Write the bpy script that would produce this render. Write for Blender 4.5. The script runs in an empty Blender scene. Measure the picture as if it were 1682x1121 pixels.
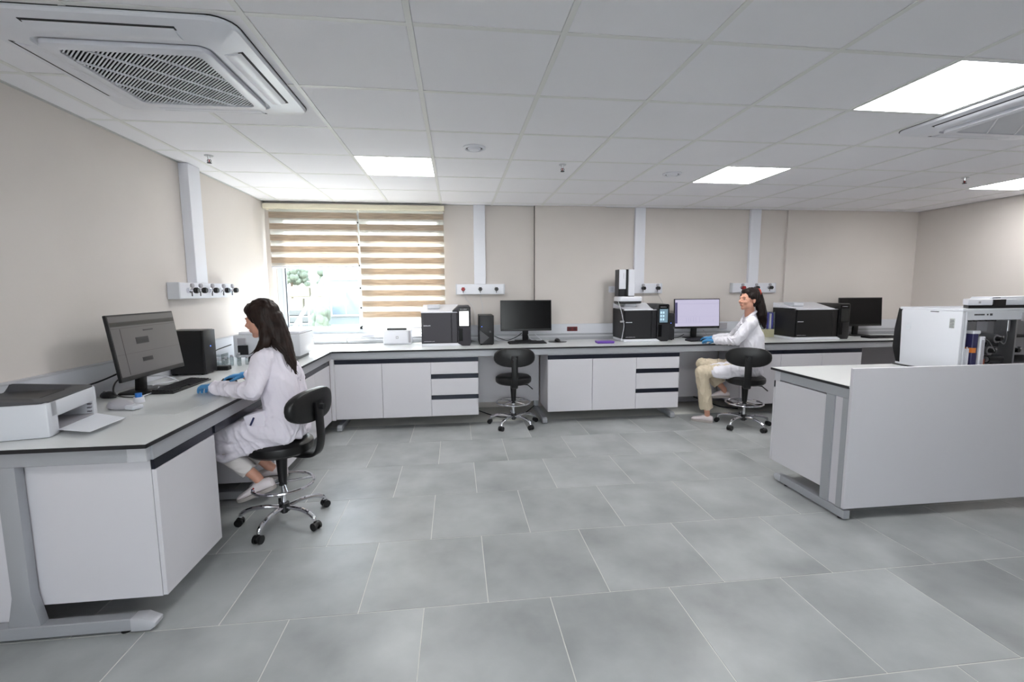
import bpy, bmesh, math, random
from mathutils import Vector, Matrix, noise
random.seed(7)
PI = math.pi
scn = bpy.context.scene
col = scn.collection

# ------------------------------------------------------------------ camera
CAMH = 1.4785
f_px, yaw, pitch, roll = 757.0, .1195, -.112, -.0053
cd = bpy.data.cameras.new('camera'); cam = bpy.data.objects.new('camera', cd); col.objects.link(cam)
cd.sensor_fit = 'HORIZONTAL'; cd.sensor_width = 36; cd.lens = 36 * f_px / 1682
cd.clip_start = .05; cd.clip_end = 300
fw = Vector((math.sin(yaw)*math.cos(pitch), math.cos(yaw)*math.cos(pitch), math.sin(pitch)))
r_ = Vector((math.cos(yaw), -math.sin(yaw), 0)); u_ = r_.cross(fw)
r2 = r_*math.cos(roll) + u_*math.sin(roll); u2 = -r_*math.sin(roll) + u_*math.cos(roll)
m = Matrix((r2, u2, -fw)).transposed().to_4x4(); m.translation = (0, 0, CAMH)
cam.matrix_world = m
scn.camera = cam

# ------------------------------------------------------------------ world, sun, exposure
SKY = 7.5
SUN = 26.0
PANEL = 11.5
EXPOSURE = 0.93
w = bpy.data.worlds.new('world'); scn.world = w; w.use_nodes = True
wn = w.node_tree.nodes; wl = w.node_tree.links
bg = wn['Background']
tc = wn.new('ShaderNodeTexCoord'); sp = wn.new('ShaderNodeSeparateXYZ'); rp = wn.new('ShaderNodeValToRGB')
wl.new(tc.outputs['Generated'], sp.inputs[0]); wl.new(sp.outputs['Z'], rp.inputs[0])
rp.color_ramp.elements[0].color = (.92, .92, .93, 1); rp.color_ramp.elements[1].color = (.62, .74, .95, 1)
wl.new(rp.outputs[0], bg.inputs[0]); bg.inputs[1].default_value = SKY
sd = bpy.data.lights.new('sun', 'SUN'); sd.energy = SUN; sd.angle = .01; sd.color = (1, .95, .88)
sun = bpy.data.objects.new('sun', sd); col.objects.link(sun)
sun.rotation_euler = Vector((.28, -1, -1.15)).to_track_quat('-Z', 'Y').to_euler(); sun.location = (-3, 12, 12)
scn.view_settings.view_transform = 'Standard'; scn.view_settings.look = 'None'
scn.view_settings.gamma = 1; scn.view_settings.exposure = EXPOSURE
scn.view_settings.use_curve_mapping = False

# ------------------------------------------------------------------ materials
def srgb(c):
    return tuple((v/12.92 if v <= .04045 else ((v+.055)/1.055)**2.4) for v in [x/255 for x in c]) + (1,)
MATS = {}
def mat(name, c, rough=.5, metal=0, emit=0, bump=0, bscale=60, var=0, vscale=3, coat=0, spec=.5, rand=0, trans=0):
    if name in MATS: return MATS[name]
    M = bpy.data.materials.new(name); M.use_nodes = True
    N = M.node_tree.nodes; L = M.node_tree.links; b = N['Principled BSDF']
    cc = srgb(c); b.inputs['Base Color'].default_value = cc
    b.inputs['Roughness'].default_value = rough; b.inputs['Metallic'].default_value = metal
    b.inputs['Specular IOR Level'].default_value = spec
    if coat: b.inputs['Coat Weight'].default_value = coat; b.inputs['Coat Roughness'].default_value = .1
    if emit:
        b.inputs['Emission Color'].default_value = cc; b.inputs['Emission Strength'].default_value = emit
    t = N.new('ShaderNodeTexCoord')
    if var or rand:
        n = N.new('ShaderNodeTexNoise'); n.inputs['Scale'].default_value = vscale; n.inputs['Detail'].default_value = 6
        L.new(t.outputs['Object'], n.inputs['Vector'])
        if rand:
            oi = N.new('ShaderNodeObjectInfo'); va = N.new('ShaderNodeVectorMath'); va.operation = 'ADD'
            sc_ = N.new('ShaderNodeMath'); sc_.operation = 'MULTIPLY'; sc_.inputs[1].default_value = 37
            L.new(oi.outputs['Random'], sc_.inputs[0]); L.new(t.outputs['Object'], va.inputs[0])
            L.new(sc_.outputs[0], va.inputs[1]); L.new(va.outputs[0], n.inputs['Vector'])
        mr = N.new('ShaderNodeMapRange'); mr.inputs['From Min'].default_value = .3; mr.inputs['From Max'].default_value = .7
        mr.inputs['To Min'].default_value = 1-var; mr.inputs['To Max'].default_value = 1+var
        L.new(n.outputs[0], mr.inputs[0])
        vm = N.new('ShaderNodeVectorMath'); vm.operation = 'SCALE'; vm.inputs[0].default_value = cc[:3]
        fac = mr.outputs[0]
        if rand:
            r1 = N.new('ShaderNodeMapRange'); r1.inputs['To Min'].default_value = 1-rand; r1.inputs['To Max'].default_value = 1+rand
            L.new(oi.outputs['Random'], r1.inputs[0])
            mm = N.new('ShaderNodeMath'); mm.operation = 'MULTIPLY'; L.new(fac, mm.inputs[0]); L.new(r1.outputs[0], mm.inputs[1]); fac = mm.outputs[0]
        L.new(fac, vm.inputs['Scale']); L.new(vm.outputs[0], b.inputs['Base Color'])
    if bump:
        n2 = N.new('ShaderNodeTexNoise'); n2.inputs['Scale'].default_value = bscale; n2.inputs['Detail'].default_value = 3
        L.new(t.outputs['Object'], n2.inputs['Vector'])
        bp = N.new('ShaderNodeBump'); bp.inputs['Strength'].default_value = bump; bp.inputs['Distance'].default_value = .003
        L.new(n2.outputs[0], bp.inputs['Height']); L.new(bp.outputs[0], b.inputs['Normal'])
    MATS[name] = M
    return M
def glassmat(name, tint, gloss=.06, alpha=.06, c=(200, 215, 215)):
    M = bpy.data.materials.new(name); M.use_nodes = True
    N = M.node_tree.nodes; L = M.node_tree.links; N.remove(N['Principled BSDF'])
    out = N['Material Output']; tr = N.new('ShaderNodeBsdfTransparent'); tr.inputs[0].default_value = tint
    gl = N.new('ShaderNodeBsdfGlossy'); gl.inputs['Roughness'].default_value = .03
    mx = N.new('ShaderNodeMixShader'); lw = N.new('ShaderNodeLayerWeight'); lw.inputs[0].default_value = .15
    mp = N.new('ShaderNodeMath'); mp.operation = 'MULTIPLY'; mp.inputs[1].default_value = gloss*6
    L.new(lw.outputs['Fresnel'], mp.inputs[0]); L.new(mp.outputs[0], mx.inputs[0])
    df = N.new('ShaderNodeBsdfDiffuse'); df.inputs[0].default_value = srgb(c)
    m2 = N.new('ShaderNodeMixShader'); m2.inputs[0].default_value = alpha
    L.new(tr.outputs[0], m2.inputs[1]); L.new(df.outputs[0], m2.inputs[2])
    L.new(m2.outputs[0], mx.inputs[1]); L.new(gl.outputs[0], mx.inputs[2]); L.new(mx.outputs[0], out.inputs[0])
    MATS[name] = M; return M
def fabricmat(name, c, transl, transp=0, wood=False):
    M = bpy.data.materials.new(name); M.use_nodes = True
    N = M.node_tree.nodes; L = M.node_tree.links; N.remove(N['Principled BSDF']); out = N['Material Output']
    d = N.new('ShaderNodeBsdfDiffuse'); t = N.new('ShaderNodeBsdfTranslucent')
    d.inputs[0].default_value = srgb(c); t.inputs[0].default_value = srgb(c)
    if wood:
        tc = N.new('ShaderNodeTexCoord'); mp = N.new('ShaderNodeMapping'); mp.inputs['Scale'].default_value = (6, 6, 160)
        n = N.new('ShaderNodeTexNoise'); n.inputs['Detail'].default_value = 5; n.inputs['Scale'].default_value = 1
        rr = N.new('ShaderNodeValToRGB'); L.new(tc.outputs['Object'], mp.inputs[0]); L.new(mp.outputs[0], n.inputs['Vector']); L.new(n.outputs[0], rr.inputs[0])
        rr.color_ramp.elements[0].position = .3; rr.color_ramp.elements[1].position = .7
        a = srgb(c); rr.color_ramp.elements[0].color = (a[0]*.72, a[1]*.68, a[2]*.65, 1); rr.color_ramp.elements[1].color = (a[0]*1.3, a[1]*1.3, a[2]*1.3, 1)
        L.new(rr.outputs[0], d.inputs[0]); L.new(rr.outputs[0], t.inputs[0])
    mx = N.new('ShaderNodeMixShader'); mx.inputs[0].default_value = transl
    L.new(d.outputs[0], mx.inputs[1]); L.new(t.outputs[0], mx.inputs[2])
    if transp:
        tr = N.new('ShaderNodeBsdfTransparent'); m2 = N.new('ShaderNodeMixShader'); m2.inputs[0].default_value = transp
        L.new(mx.outputs[0], m2.inputs[1]); L.new(tr.outputs[0], m2.inputs[2]); L.new(m2.outputs[0], out.inputs[0])
    else: L.new(mx.outputs[0], out.inputs[0])
    MATS[name] = M; return M

WALL = mat('cream_paint', (213, 206, 201), .75, bump=.12, bscale=90, var=.03, vscale=1.3)
CEILT = mat('ceiling_board', (238, 237, 241), .75, bump=.15, bscale=180, rand=.012, var=.01)
CEILB = mat('ceiling_tee', (228, 228, 226), .45)
TILE = mat('grey_porcelain', (160, 163, 163), .36, bump=.08, bscale=40, var=.24, vscale=2.6, rand=.035)
GROUT = mat('pale_grout', (214, 214, 208), .8)
WHITE = mat('white_laminate', (211, 209, 214), .38, spec=.4)
TOPM = mat('worktop_white', (220, 222, 222), .22, spec=.5)
BLKE = mat('black_core', (22, 22, 26), .4)
ALU = mat('grey_aluminium', (168, 170, 175), .42, metal=.25)
ALUL = mat('light_aluminium', (196, 197, 202), .4, metal=.2)
HANDLE = mat('dark_handle', (33, 36, 48), .25, metal=.4)
BLK = mat('black_plastic', (10, 10, 12), .38)
BLK2 = mat('dark_shell', (48, 45, 52), .42)
BLK3 = mat('charcoal_shell', (20, 20, 24), .45)
SCR = mat('dark_screen', (7, 7, 9), .2, spec=.22)
VINYL = mat('black_vinyl', (15, 15, 16), .36, bump=.15, bscale=200)
CHROME = mat('chrome', (225, 225, 230), .12, metal=1)
PVC = mat('white_plastic', (226, 227, 234), .28)
OFFW = mat('off_white_plastic', (208, 210, 216), .4)
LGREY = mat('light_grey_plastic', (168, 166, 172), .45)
DGREY = mat('dark_grey_plastic', (70, 70, 74), .5)
RED = mat('red_plastic', (150, 28, 32), .4)
BLUE = mat('blue_plastic', (40, 110, 190), .4)
GREEN = mat('green_plastic', (60, 120, 80), .4)
PURPLE = mat('purple_plastic', (110, 70, 170), .45)
ORANGE = mat('orange_plastic', (220, 130, 60), .45)
PAPER = mat('paper', (224, 226, 232), .7)
CREAM = mat('cream_plastic', (226, 218, 196), .5)
FRAMEW = mat('window_frame', (205, 212, 218), .35)
GLASS = glassmat('clear_glass', (.96, .985, .98, 1), .05, .022, (225, 235, 235))
VIAL = glassmat('vial_glass', (.85, .87, .88, 1), .12, .15)
WOODF = fabricmat('wood_print_fabric', (196, 182, 166), .45, wood=True)
SHEER = fabricmat('sheer_mesh', (235, 235, 230), .5, transp=.62)
LAMP = mat('lamp_diffuser', (255, 255, 255), .5, emit=PANEL)
SKIN = mat('skin', (205, 152, 130), .5, var=.05, vscale=20)
LIP = mat('lips', (176, 98, 88), .45)
HAIR1 = mat('dark_brown_hair', (34, 19, 13), .5, spec=.3, var=.3, vscale=30)
HAIR2 = mat('brown_black_hair', (24, 14, 11), .5, spec=.3, var=.3, vscale=30)
COAT1 = mat('lab_coat_cloth', (236, 230, 240), .8, bump=.1, bscale=300)
COAT2 = mat('lab_coat_cloth_bright', (232, 230, 237), .8, bump=.1, bscale=300)
TROU1 = mat('white_trousers', (222, 216, 214), .8)
TROU2 = mat('beige_trousers', (208, 194, 170), .8)
SHOE = mat('white_shoe', (228, 218, 220), .5)
SOLE = mat('shoe_sole', (176, 168, 164), .6)
GLOVE = mat('blue_nitrile', (70, 142, 196), .4)

# ------------------------------------------------------------------ geometry helpers
def bx(bm, x0, x1, y0, y1, z0, z1, bev=0, seg=1):
    t = bmesh.new(); bmesh.ops.create_cube(t, size=1)
    for v in t.verts: v.co = Vector(((x0+x1)/2+v.co.x*(x1-x0), (y0+y1)/2+v.co.y*(y1-y0), (z0+z1)/2+v.co.z*(z1-z0)))
    if bev: bmesh.ops.bevel(t, geom=t.edges[:], offset=bev, segments=seg, affect='EDGES', profile=.5)
    merge(bm, t); return bm
def merge(bm, t, M=None):
    if M: t.transform(M)
    me = bpy.data.meshes.new('tmp'); t.to_mesh(me); bm.from_mesh(me); bpy.data.meshes.remove(me); t.free()
def NB(): return bmesh.new()
def box(*a, bev=0, seg=1): return bx(NB(), *a, bev=bev, seg=seg)
def cyl(bm, p0, p1, ra, rb=None, n=20, cap=True):
    rb = ra if rb is None else rb
    p0, p1 = Vector(p0), Vector(p1); d = p1-p0; t = NB()
    bmesh.ops.create_cone(t, cap_ends=cap, segments=n, radius1=ra, radius2=rb, depth=d.length)
    M = Matrix.Translation((p0+p1)/2) @ d.to_track_quat('Z', 'Y').to_matrix().to_4x4()
    merge(bm, t, M); return bm
def ell(bm, c, r, n=16, R=None):
    t = NB(); bmesh.ops.create_uvsphere(t, u_segments=n, v_segments=max(8, n//2+2), radius=1)
    M = Matrix.Translation(c) @ (R.to_4x4() if R else Matrix()) @ Matrix.Diagonal((r[0], r[1], r[2], 1))
    merge(bm, t, M); return bm
def tube(bm, pts, r, n=8, closed=False):
    pts = [Vector(p) for p in pts]; k = len(pts)
    rs = r if isinstance(r, (list, tuple)) else [r]*k
    rings = []; up = Vector((0, 0, 1)); prev = None
    for i, p in enumerate(pts):
        a = pts[(i-1) % k] if (closed or i > 0) else p; b = pts[(i+1) % k] if (closed or i < k-1) else p
        d = (b-a).normalized()
        if prev is None:
            s = d.cross(up if abs(d.z) < .9 else Vector((1, 0, 0))).normalized()
        else:
            s = (prev - d*prev.dot(d)).normalized()
        prev = s; t = d.cross(s)
        rings.append([bm.verts.new(p + (s*math.cos(2*PI*j/n) + t*math.sin(2*PI*j/n))*rs[i]) for j in range(n)])
    for i in range(k if closed else k-1):
        A, B = rings[i], rings[(i+1) % k]
        for j in range(n): bm.faces.new((A[j], A[(j+1) % n], B[(j+1) % n], B[j]))
    if not closed: bm.faces.new(rings[0][::-1]); bm.faces.new(rings[-1])
    return bm
def spline(P, n=8):
    P = [Vector(p) for p in P]; out = []
    for i in range(len(P)-1):
        a = P[max(i-1, 0)]; b = P[i]; c = P[i+1]; d = P[min(i+2, len(P)-1)]
        for j in range(n):
            t = j/n; out.append(.5*((2*b)+(c-a)*t+(2*a-5*b+4*c-d)*t*t+(3*b-a-3*c+d)*t**3))
    out.append(P[-1]); return out
def prism(bm, poly, axis, a0, a1, bev=0):
    """poly of 2D points extruded along axis ('x': (y,z); 'y': (x,z); 'z': (x,y))"""
    t = NB()
    def P(u, v, a): return {'x': (a, u, v), 'y': (u, a, v), 'z': (u, v, a)}[axis]
    A = [t.verts.new(P(u, v, a0)) for u, v in poly]; B = [t.verts.new(P(u, v, a1)) for u, v in poly]
    n = len(poly); t.faces.new(A); t.faces.new(B[::-1])
    for i in range(n): t.faces.new((A[i], B[i], B[(i+1) % n], A[(i+1) % n]))
    bmesh.ops.recalc_face_normals(t, faces=t.faces[:])
    if bev: bmesh.ops.bevel(t, geom=t.edges[:], offset=bev, segments=2, affect='EDGES', profile=.5)
    merge(bm, t); return bm
def rrect(w, h, r, n=6, cx=0, cy=0):
    out = []
    for sx, sy, a0 in ((1, 1, 0), (-1, 1, 90), (-1, -1, 180), (1, -1, 270)):
        for k in range(n+1):
            a = math.radians(a0+90*k/n); out.append((cx+sx*(w/2-r)+r*math.cos(a), cy+sy*(h/2-r)+r*math.sin(a)))
    return out
def loft(bm, rings, cap=True):
    V = [[bm.verts.new(p) for p in r] for r in rings]; n = len(V[0])
    for A, B in zip(V, V[1:]):
        for j in range(n): bm.faces.new((A[j], A[(j+1) % n], B[(j+1) % n], B[j]))
    if cap: bm.faces.new(V[0][::-1]); bm.faces.new(V[-1])
    return bm
def smooth(me, ang=35):
    for p in me.polygons: p.use_smooth = True
    try: me.set_sharp_from_angle(angle=math.radians(ang))
    except Exception: pass
def obj(name, bm, m, parent=None, sm=True, kind=None, label=None, world=True, **k):
    me = bpy.data.meshes.new(name)
    if world and parent is not None: bm.transform(mw(parent).inverted())
    bmesh.ops.recalc_face_normals(bm, faces=bm.faces[:])
    bm.to_mesh(me); bm.free()
    if sm: smooth(me)
    me.materials.append(m)
    o = bpy.data.objects.new(name, me); col.objects.link(o)
    if parent is not None: o.parent = parent
    if kind: o['kind'] = kind
    if label: o['label'] = label
    return o
def mw(o):
    M = o.matrix_basis.copy()
    while o.parent: o = o.parent; M = o.matrix_basis @ M
    return M
def thing(name, label, cat, loc=(0, 0, 0), rz=0, group=None):
    o = bpy.data.objects.new(name, None); col.objects.link(o); o.empty_display_size = .05
    o.location = loc; o.rotation_euler = (0, 0, rz); o['label'] = label; o['category'] = cat
    if group: o['group'] = group
    return o
def tag(o, label, cat, group=None):
    o['label'] = label; o['category'] = cat
    if group: o['group'] = group
    return o
def struct(name, bm, m, **k): return obj(name, bm, m, kind='structure', **k)
def origin(o, p):
    """move a mesh object's origin to p"""
    o.data.transform(Matrix.Translation(-Vector(p))); o.location = p; return o

# ------------------------------------------------------------------ room shell
XL, XR, YF, YB, H = -2.15, 6.2, -3.0, 5.68, 2.482
WX0, WX1, WZ0, WZ1 = -2.10, -.13, .94, 2.42      # window opening
floor = struct('floor', box(XL-.2, XR+.2, YF-.2, YB+.3, -.12, -.0015), GROUT)
t = struct('wall_left', box(XL-.2, XL, YF-.2, YB+.3, 0, 2.6), WALL)
t = struct('wall_right', box(XR, XR+.2, YF-.2, YB+.3, 0, 2.6), WALL)
FW = (-.9, 1.6, .9, 2.30)                       # unseen window added behind the camera for frontal fill daylight
b = NB(); bx(b, XL, FW[0], YF-.2, YF, 0, 2.6); bx(b, FW[1], XR, YF-.2, YF, 0, 2.6); bx(b, FW[0], FW[1], YF-.2, YF, 0, FW[2]); bx(b, FW[0], FW[1], YF-.2, YF, FW[3], 2.6)
t = struct('wall_front', b, WALL)
b = NB(); bx(b, FW[0], FW[1], YF-.14, YF-.08, FW[2], FW[2]+.05); bx(b, FW[0], FW[1], YF-.14, YF-.08, FW[3]-.05, FW[3])
for k in range(4):
    x = FW[0]+k*(FW[1]-FW[0]-.05)/3; bx(b, x, x+.05, YF-.14, YF-.08, FW[2], FW[3])
fill_win = struct('fill_window', b, FRAMEW)
obj('window_pane', box(FW[0]+.02, FW[1]-.02, YF-.115, YF-.109, FW[2]+.02, FW[3]-.02), GLASS, fill_win)
b = NB()
bx(b, XL, WX0, YB, YB+.25, 0, 2.6); bx(b, WX1, XR, YB, YB+.25, 0, 2.6)
bx(b, WX0, WX1, YB, YB+.25, 0, WZ0); bx(b, WX0, WX1, YB, YB+.25, WZ1, 2.6)
wall_back = struct('wall_back', b, WALL)
obj('wall_pier', box(.965, 1.842, YB-.045, YB+.01, .0, H), WALL, wall_back, label='shallow projecting cream pier with a dark line painted for its shaded side')
obj('wall_pier', box(4.30, XR, YB-.03, YB+.01, .0, H), WALL, wall_back)
obj('side_shade_strip', box(.960, .965, YB-.035, YB+.01, 1.0, H), mat('side_shade_dark', (92, 88, 84), .8), wall_back)  # dark strip paints the shade on the pier's left side
ceil = struct('ceiling', box(XL-.2, XR+.2, YF-.2, YB+.3, 2.56, 2.66), WALL)
GX, GY = -.158, 1.907
# ceiling boards and tees
lights = {(-1, 3), (4, 0), (4, 3), (9, 3), (-1, -3)}
def shared(name, bm, m):
    me = bpy.data.meshes.new(name); bm.to_mesh(me); bm.free(); me.materials.append(m); return me
full = shared('board', box(-.288, .288, -.288, .288, 0, .012, bev=.002), CEILT)
xs = [GX+.6*i for i in range(-3, 12)]; ys = [GY+.6*j for j in range(-8, 8)]
def cell(a0, a1, lo, hi): return max(a0, lo), min(a1, hi)
for i in range(-4, 11):
    for j in range(-9, 7):
        if (i, j) in lights: continue
        x0, x1 = cell(GX+.6*i, GX+.6*(i+1), XL, XR); y0, y1 = cell(GY+.6*j, GY+.6*(j+1), YF, YB)
        if x1-x0 < .05 or y1-y0 < .05: continue
        if abs((x1-x0)-.6) < .01 and abs((y1-y0)-.6) < .01:
            o = bpy.data.objects.new('ceiling_board', full); o.location = ((x0+x1)/2, (y0+y1)/2, H); col.objects.link(o); o.parent = ceil
        else:
            o = obj('ceiling_board', box(x0+.012, x1-.012, y0+.012, y1-.012, H, H+.012), CEILT, ceil)
for x in xs:
    if XL < x < XR: obj('ceiling_tee', box(x-.012, x+.012, YF, YB, H-.003, H+.03), CEILB, ceil)
for y in ys:
    if YF < y < YB: obj('ceiling_tee', box(XL, XR, y-.0115, y+.0115, H-.0015, H+.03), CEILB, ceil)
for nm, a in (('trim_1', (XL, XL+.02, YF, YB, H-.004, H+.03)), ('trim_2', (XL, XR, YB-.02, YB, H-.004, H+.03)), ('trim_3', (XR-.02, XR, YF, YB, H-.004, H+.03))):
    struct(nm, box(*a), mat('edge_trim', (186, 186, 186), .6))
# floor tiles
FX, FY = .4243, 2.037
ft = shared('tile', box(-.2978, .2978, -.2978, .2978, -.012, 0, bev=.0008), TILE)
for j in range(-4, 6):
    off = 0 if j % 2 == 0 else .3            # row j spans FY+.6(j-1) .. FY+.6j
    y0, y1 = FY+.6*(j-1), min(FY+.6*j, YB)
    for i in range(-6, 11):
        x0 = FX+off+.6*i; x1 = x0+.6
        a0, a1 = max(x0, XL), min(x1, XR)
        if a1-a0 < .03: continue
        if a1-a0 > .595 and y1-y0 > .595:
            o = bpy.data.objects.new('floor_tile', ft); o.location = ((x0+x1)/2, (y0+y1)/2, 0); o.rotation_euler.z = random.choice((0, PI)); col.objects.link(o); o.parent = floor
        else:
            obj('floor_tile', box(a0+.0017, a1-.0017, y0+.0017, y1-.0017, -.012, 0), TILE, floor)
obj('floor_tile', box(XL, XR, YF, FY-.6*5-.0017, -.012, 0), TILE, floor)

# ------------------------------------------------------------------ window
b = NB()
bx(b, WX0, WX1, YB+.13, YB+.19, WZ0, WZ0+.06); bx(b, WX0, WX1, YB+.13, YB+.19, WZ1-.06, WZ1)
bx(b, WX0, WX0+.06, YB+.13, YB+.19, WZ0, WZ1); bx(b, WX1-.06, WX1, YB+.13, YB+.19, WZ0, WZ1)
bx(b, -1.14, -1.07, YB+.12, YB+.20, WZ0, WZ1)
win = struct('window_1', b, FRAMEW)
for x0, x1 in ((WX0+.06, -1.14), (-1.07, WX1-.06)):
    b = NB(); q = .035
    bx(b, x0, x0+q, YB+.115, YB+.165, WZ0+.06, WZ1-.06, .003); bx(b, x1-q, x1, YB+.115, YB+.165, WZ0+.06, WZ1-.06, .003)
    bx(b, x0, x1, YB+.115, YB+.165, WZ0+.06, WZ0+.1, .003); bx(b, x0, x1, YB+.115, YB+.165, WZ1-.1, WZ1-.06, .003)
    obj('window_sash', b, FRAMEW, win)
    obj('window_pane', box(x0+.02, x1-.02, YB+.138, YB+.144, WZ0+.08, WZ1-.08), GLASS, win)
obj('window_gasket', box(-2.005, -1.995, YB+.110, YB+.118, WZ0+.1, WZ1-.1), mat('gasket', (50, 55, 62), .6), win)
obj('window_sill', box(WX0, WX1, YB-.015, YB+.13, WZ0-.02, WZ0+.012, bev=.003), PVC, win)
h = tag(obj('blind_pelmet', box(-2.135, -.118, YB-.10, YB-.002, 2.395, 2.452, bev=.006), CREAM), 'long cream pelmet box above the striped window blinds', 'pelmet')
def blind(name, x0, x1, zb, label):
    T = thing(name, label, 'blind', ((x0+x1)/2, YB-.05, zb), 0, 'zebra blinds over the window')
    z = 2.385; n = 0
    for layer, y in ((0, YB-.064), (1, YB-.030)):
        z = 2.40; k = 0
        obj('sheer_fabric', box(x0+.003, x1-.003, y, y+.0006, zb+.02, 2.41), SHEER, T, sm=False)
        zz = 2.362-(.022 if layer else 0)
        while zz-.070 > zb+.012:
            obj('fabric_band', box(x0, x1, y-.0012, y+.0016, zz-.066, zz), WOODF, T, sm=False)
            zz -= .1265
    obj('bottom_rail', box(x0, x1, YB-.072, YB-.022, zb, zb+.022, bev=.006, seg=2), PVC, T)
    return T
blind('roller_blind', -2.085, -1.125, 1.735, 'shorter zebra blind with brown wood-look stripes, left half of the window')
R = blind('roller_blind', -1.098, -.132, 1.015, 'longer zebra blind with brown wood-look stripes reaching almost to the sill')
b = NB(); tube(b, [(-1.112, YB-.07, 2.4), (-1.112, YB-.075, 1.7), (-1.108, YB-.07, 1.03)], .0025, 6)
cc = obj('bead_cord', b, ALUL, R)
for z in (2.25, 2.0, 1.76, 1.5, 1.27, 1.05):
    obj('cord_clip', box(-1.120, -1.104, YB-.083, YB-.067, z-.009, z+.009, bev=.002), BLK, cc)

# ------------------------------------------------------------------ outside
EARTH = mat('pale_stone', (124, 119, 104), .9, var=.18, vscale=2.5)
CONC = mat('pale_concrete', (88, 90, 88), .9, var=.06)
LEAF = mat('hedge_leaf', (84, 94, 80), .8, var=.3, vscale=8)
BLDG = mat('pale_facade', (104, 112, 112), .7)
PANE = mat('facade_glass', (90, 102, 110), .12)
struct('yard_ground', box(-14, 14, YB+.3, 20, -.25, -.1), CONC); struct('yard_ground', box(-14, 14, -18, YF-.25, -.25, -.1), CONC)
T = thing('retaining_wall', 'pale stone retaining wall outside behind the steps', 'wall', (-6.5, 14, -.1))
for j in range(5):
    z0 = -.1+j*.34; x = -12+(j % 2)*.5
    while x < -2.6:
        wd = random.uniform(.7, 1.2); x1 = min(x+wd, -2.6)
        obj('stone', box(x+.01, x1-.01, 14+random.uniform(-.04, .04), 14.5, z0+.01, z0+.33, bev=.03), EARTH, T)
        x += wd
for k, (x, lab) in enumerate(((-6.4, 'leafy bush above the stone wall, left one'), (-5.0, 'leafy bush above the stone wall, middle one'), (-3.7, 'leafy bush above the stone wall, right one'))):
    b = NB()
    for q in range(60):
        a = random.random()*2*PI; rr = random.random()**.5*.7
        ell(b, (x+math.cos(a)*rr*.7, 14.95+math.sin(a)*.25, 1.66+random.random()*.45), (random.uniform(.07, .14),)*3, 8)
    T = thing('bush', lab, 'bush', (x, 14.95, -.1), 0, 'bushes above the stone wall')
    obj('foliage', b, LEAF, T, kind='stuff'); obj('stem', cyl(NB(), (x, 14.95, -.1), (x, 14.95, 1.8), .04), mat('bark', (100, 85, 70), .9), T)
T = thing('outdoor_steps', 'white concrete steps climbing outside the window', 'steps', (-3.4, 9, -.1))
for k in range(9):
    obj('step', box(-4.1, -2.95, 8+.3*k, 11, -.1+k*.13, -.1+(k+1)*.13-.01, bev=.01), CONC, T)
b = NB(); tube(b, [(-2.9, 8.0, .5), (-2.9, 10.7, 1.75)], .035, 8)
for k in range(6): tube(b, [(-2.9, 8.05+.5*k, -.1), (-2.9, 8.05+.5*k, .52+.232*k)], .02, 6)
tag(obj('handrail', b, PVC), 'white sloping handrail beside the outdoor steps', 'handrail')
b = NB()
for q in range(40): ell(b, (-2.55+random.uniform(-.12, .12), 9+random.uniform(-.15, .15), .1+random.random()*1.0), (.09, .09, .12), 8)
T = thing('shrub', 'slim green shrub between the steps and the pale building', 'shrub', (-2.55, 9, -.1)); obj('foliage', b, LEAF, T, kind='stuff')
obj('stem', cyl(NB(), (-2.55, 9, -.1), (-2.55, 9, .3), .03), MATS['bark'], T)
T = thing('building', 'pale annex building with square windows outside', 'building', (0, 12, -.1))
obj('facade', box(-3.1, 6, 11.4, 12.4, -.1, 2.6), BLDG, T)
obj('roof_slab', box(-3.2, 6.1, 11.2, 12.5, 2.6, 2.75), CONC, T)
for i in range(10):
    for j in range(3):
        x0 = -2.95+i*.85; z0 = .0+j*.86
        wf = obj('window', box(x0, x0+.7, 11.36, 11.42, z0, z0+.66), PVC, T)
        for k in range(2):
            obj('pane', box(x0+.03+k*.33, x0+.34+k*.33, 11.35, 11.365, z0+.04, z0+.62), PANE, wf)

# ------------------------------------------------------------------ benches
def cab(name, label, x0, x1, y0, y1, units, axis='y-', group='fitted white base cabinets'):
    """front at y0 looking -y (axis 'y-') or front at x1 looking +x (axis 'x+'). units: list of (kind, a0, a1)"""
    T = thing(name, label, 'cabinet', ((x0+x1)/2, (y0+y1)/2, .13), 0, group)
    g = .002
    if axis == 'y-':
        obj('body', box(x0, x1, y0+.02, y1, .13, .765), WHITE, T, sm=False)
        F = lambda a0, a1, z0, z1, p=0: box(a0+g, a1-g, y0-p, y0+.019, z0+g, z1-g, bev=.0015)
    else:
        obj('body', box(x0, x1-.02, y0, y1, .13, .765), WHITE, T, sm=False)
        F = lambda a0, a1, z0, z1, p=0: box(x1-.019, x1+p, a0+g, a1-g, z0+g, z1-g, bev=.0015)
    for k, a0, a1 in units:
        if k == 'door':
            d = obj('door', F(a0, a1, .13, .715), WHITE, T)
            obj('handle_profile', F(a0-.003, a1+.003, .712, .762, -.004), HANDLE, d)
        else:
            for z0, z1, s in ((.585, .715, .762), (.357, .537, .585), (.13, .312, .357)):
                d = obj('drawer', F(a0, a1, z0, z1), WHITE, T)
                obj('handle_profile', F(a0-.003, a1+.003, z1-.003, s, -.004), HANDLE, d)
    return T
LX = -1.285; BY = 4.885
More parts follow.
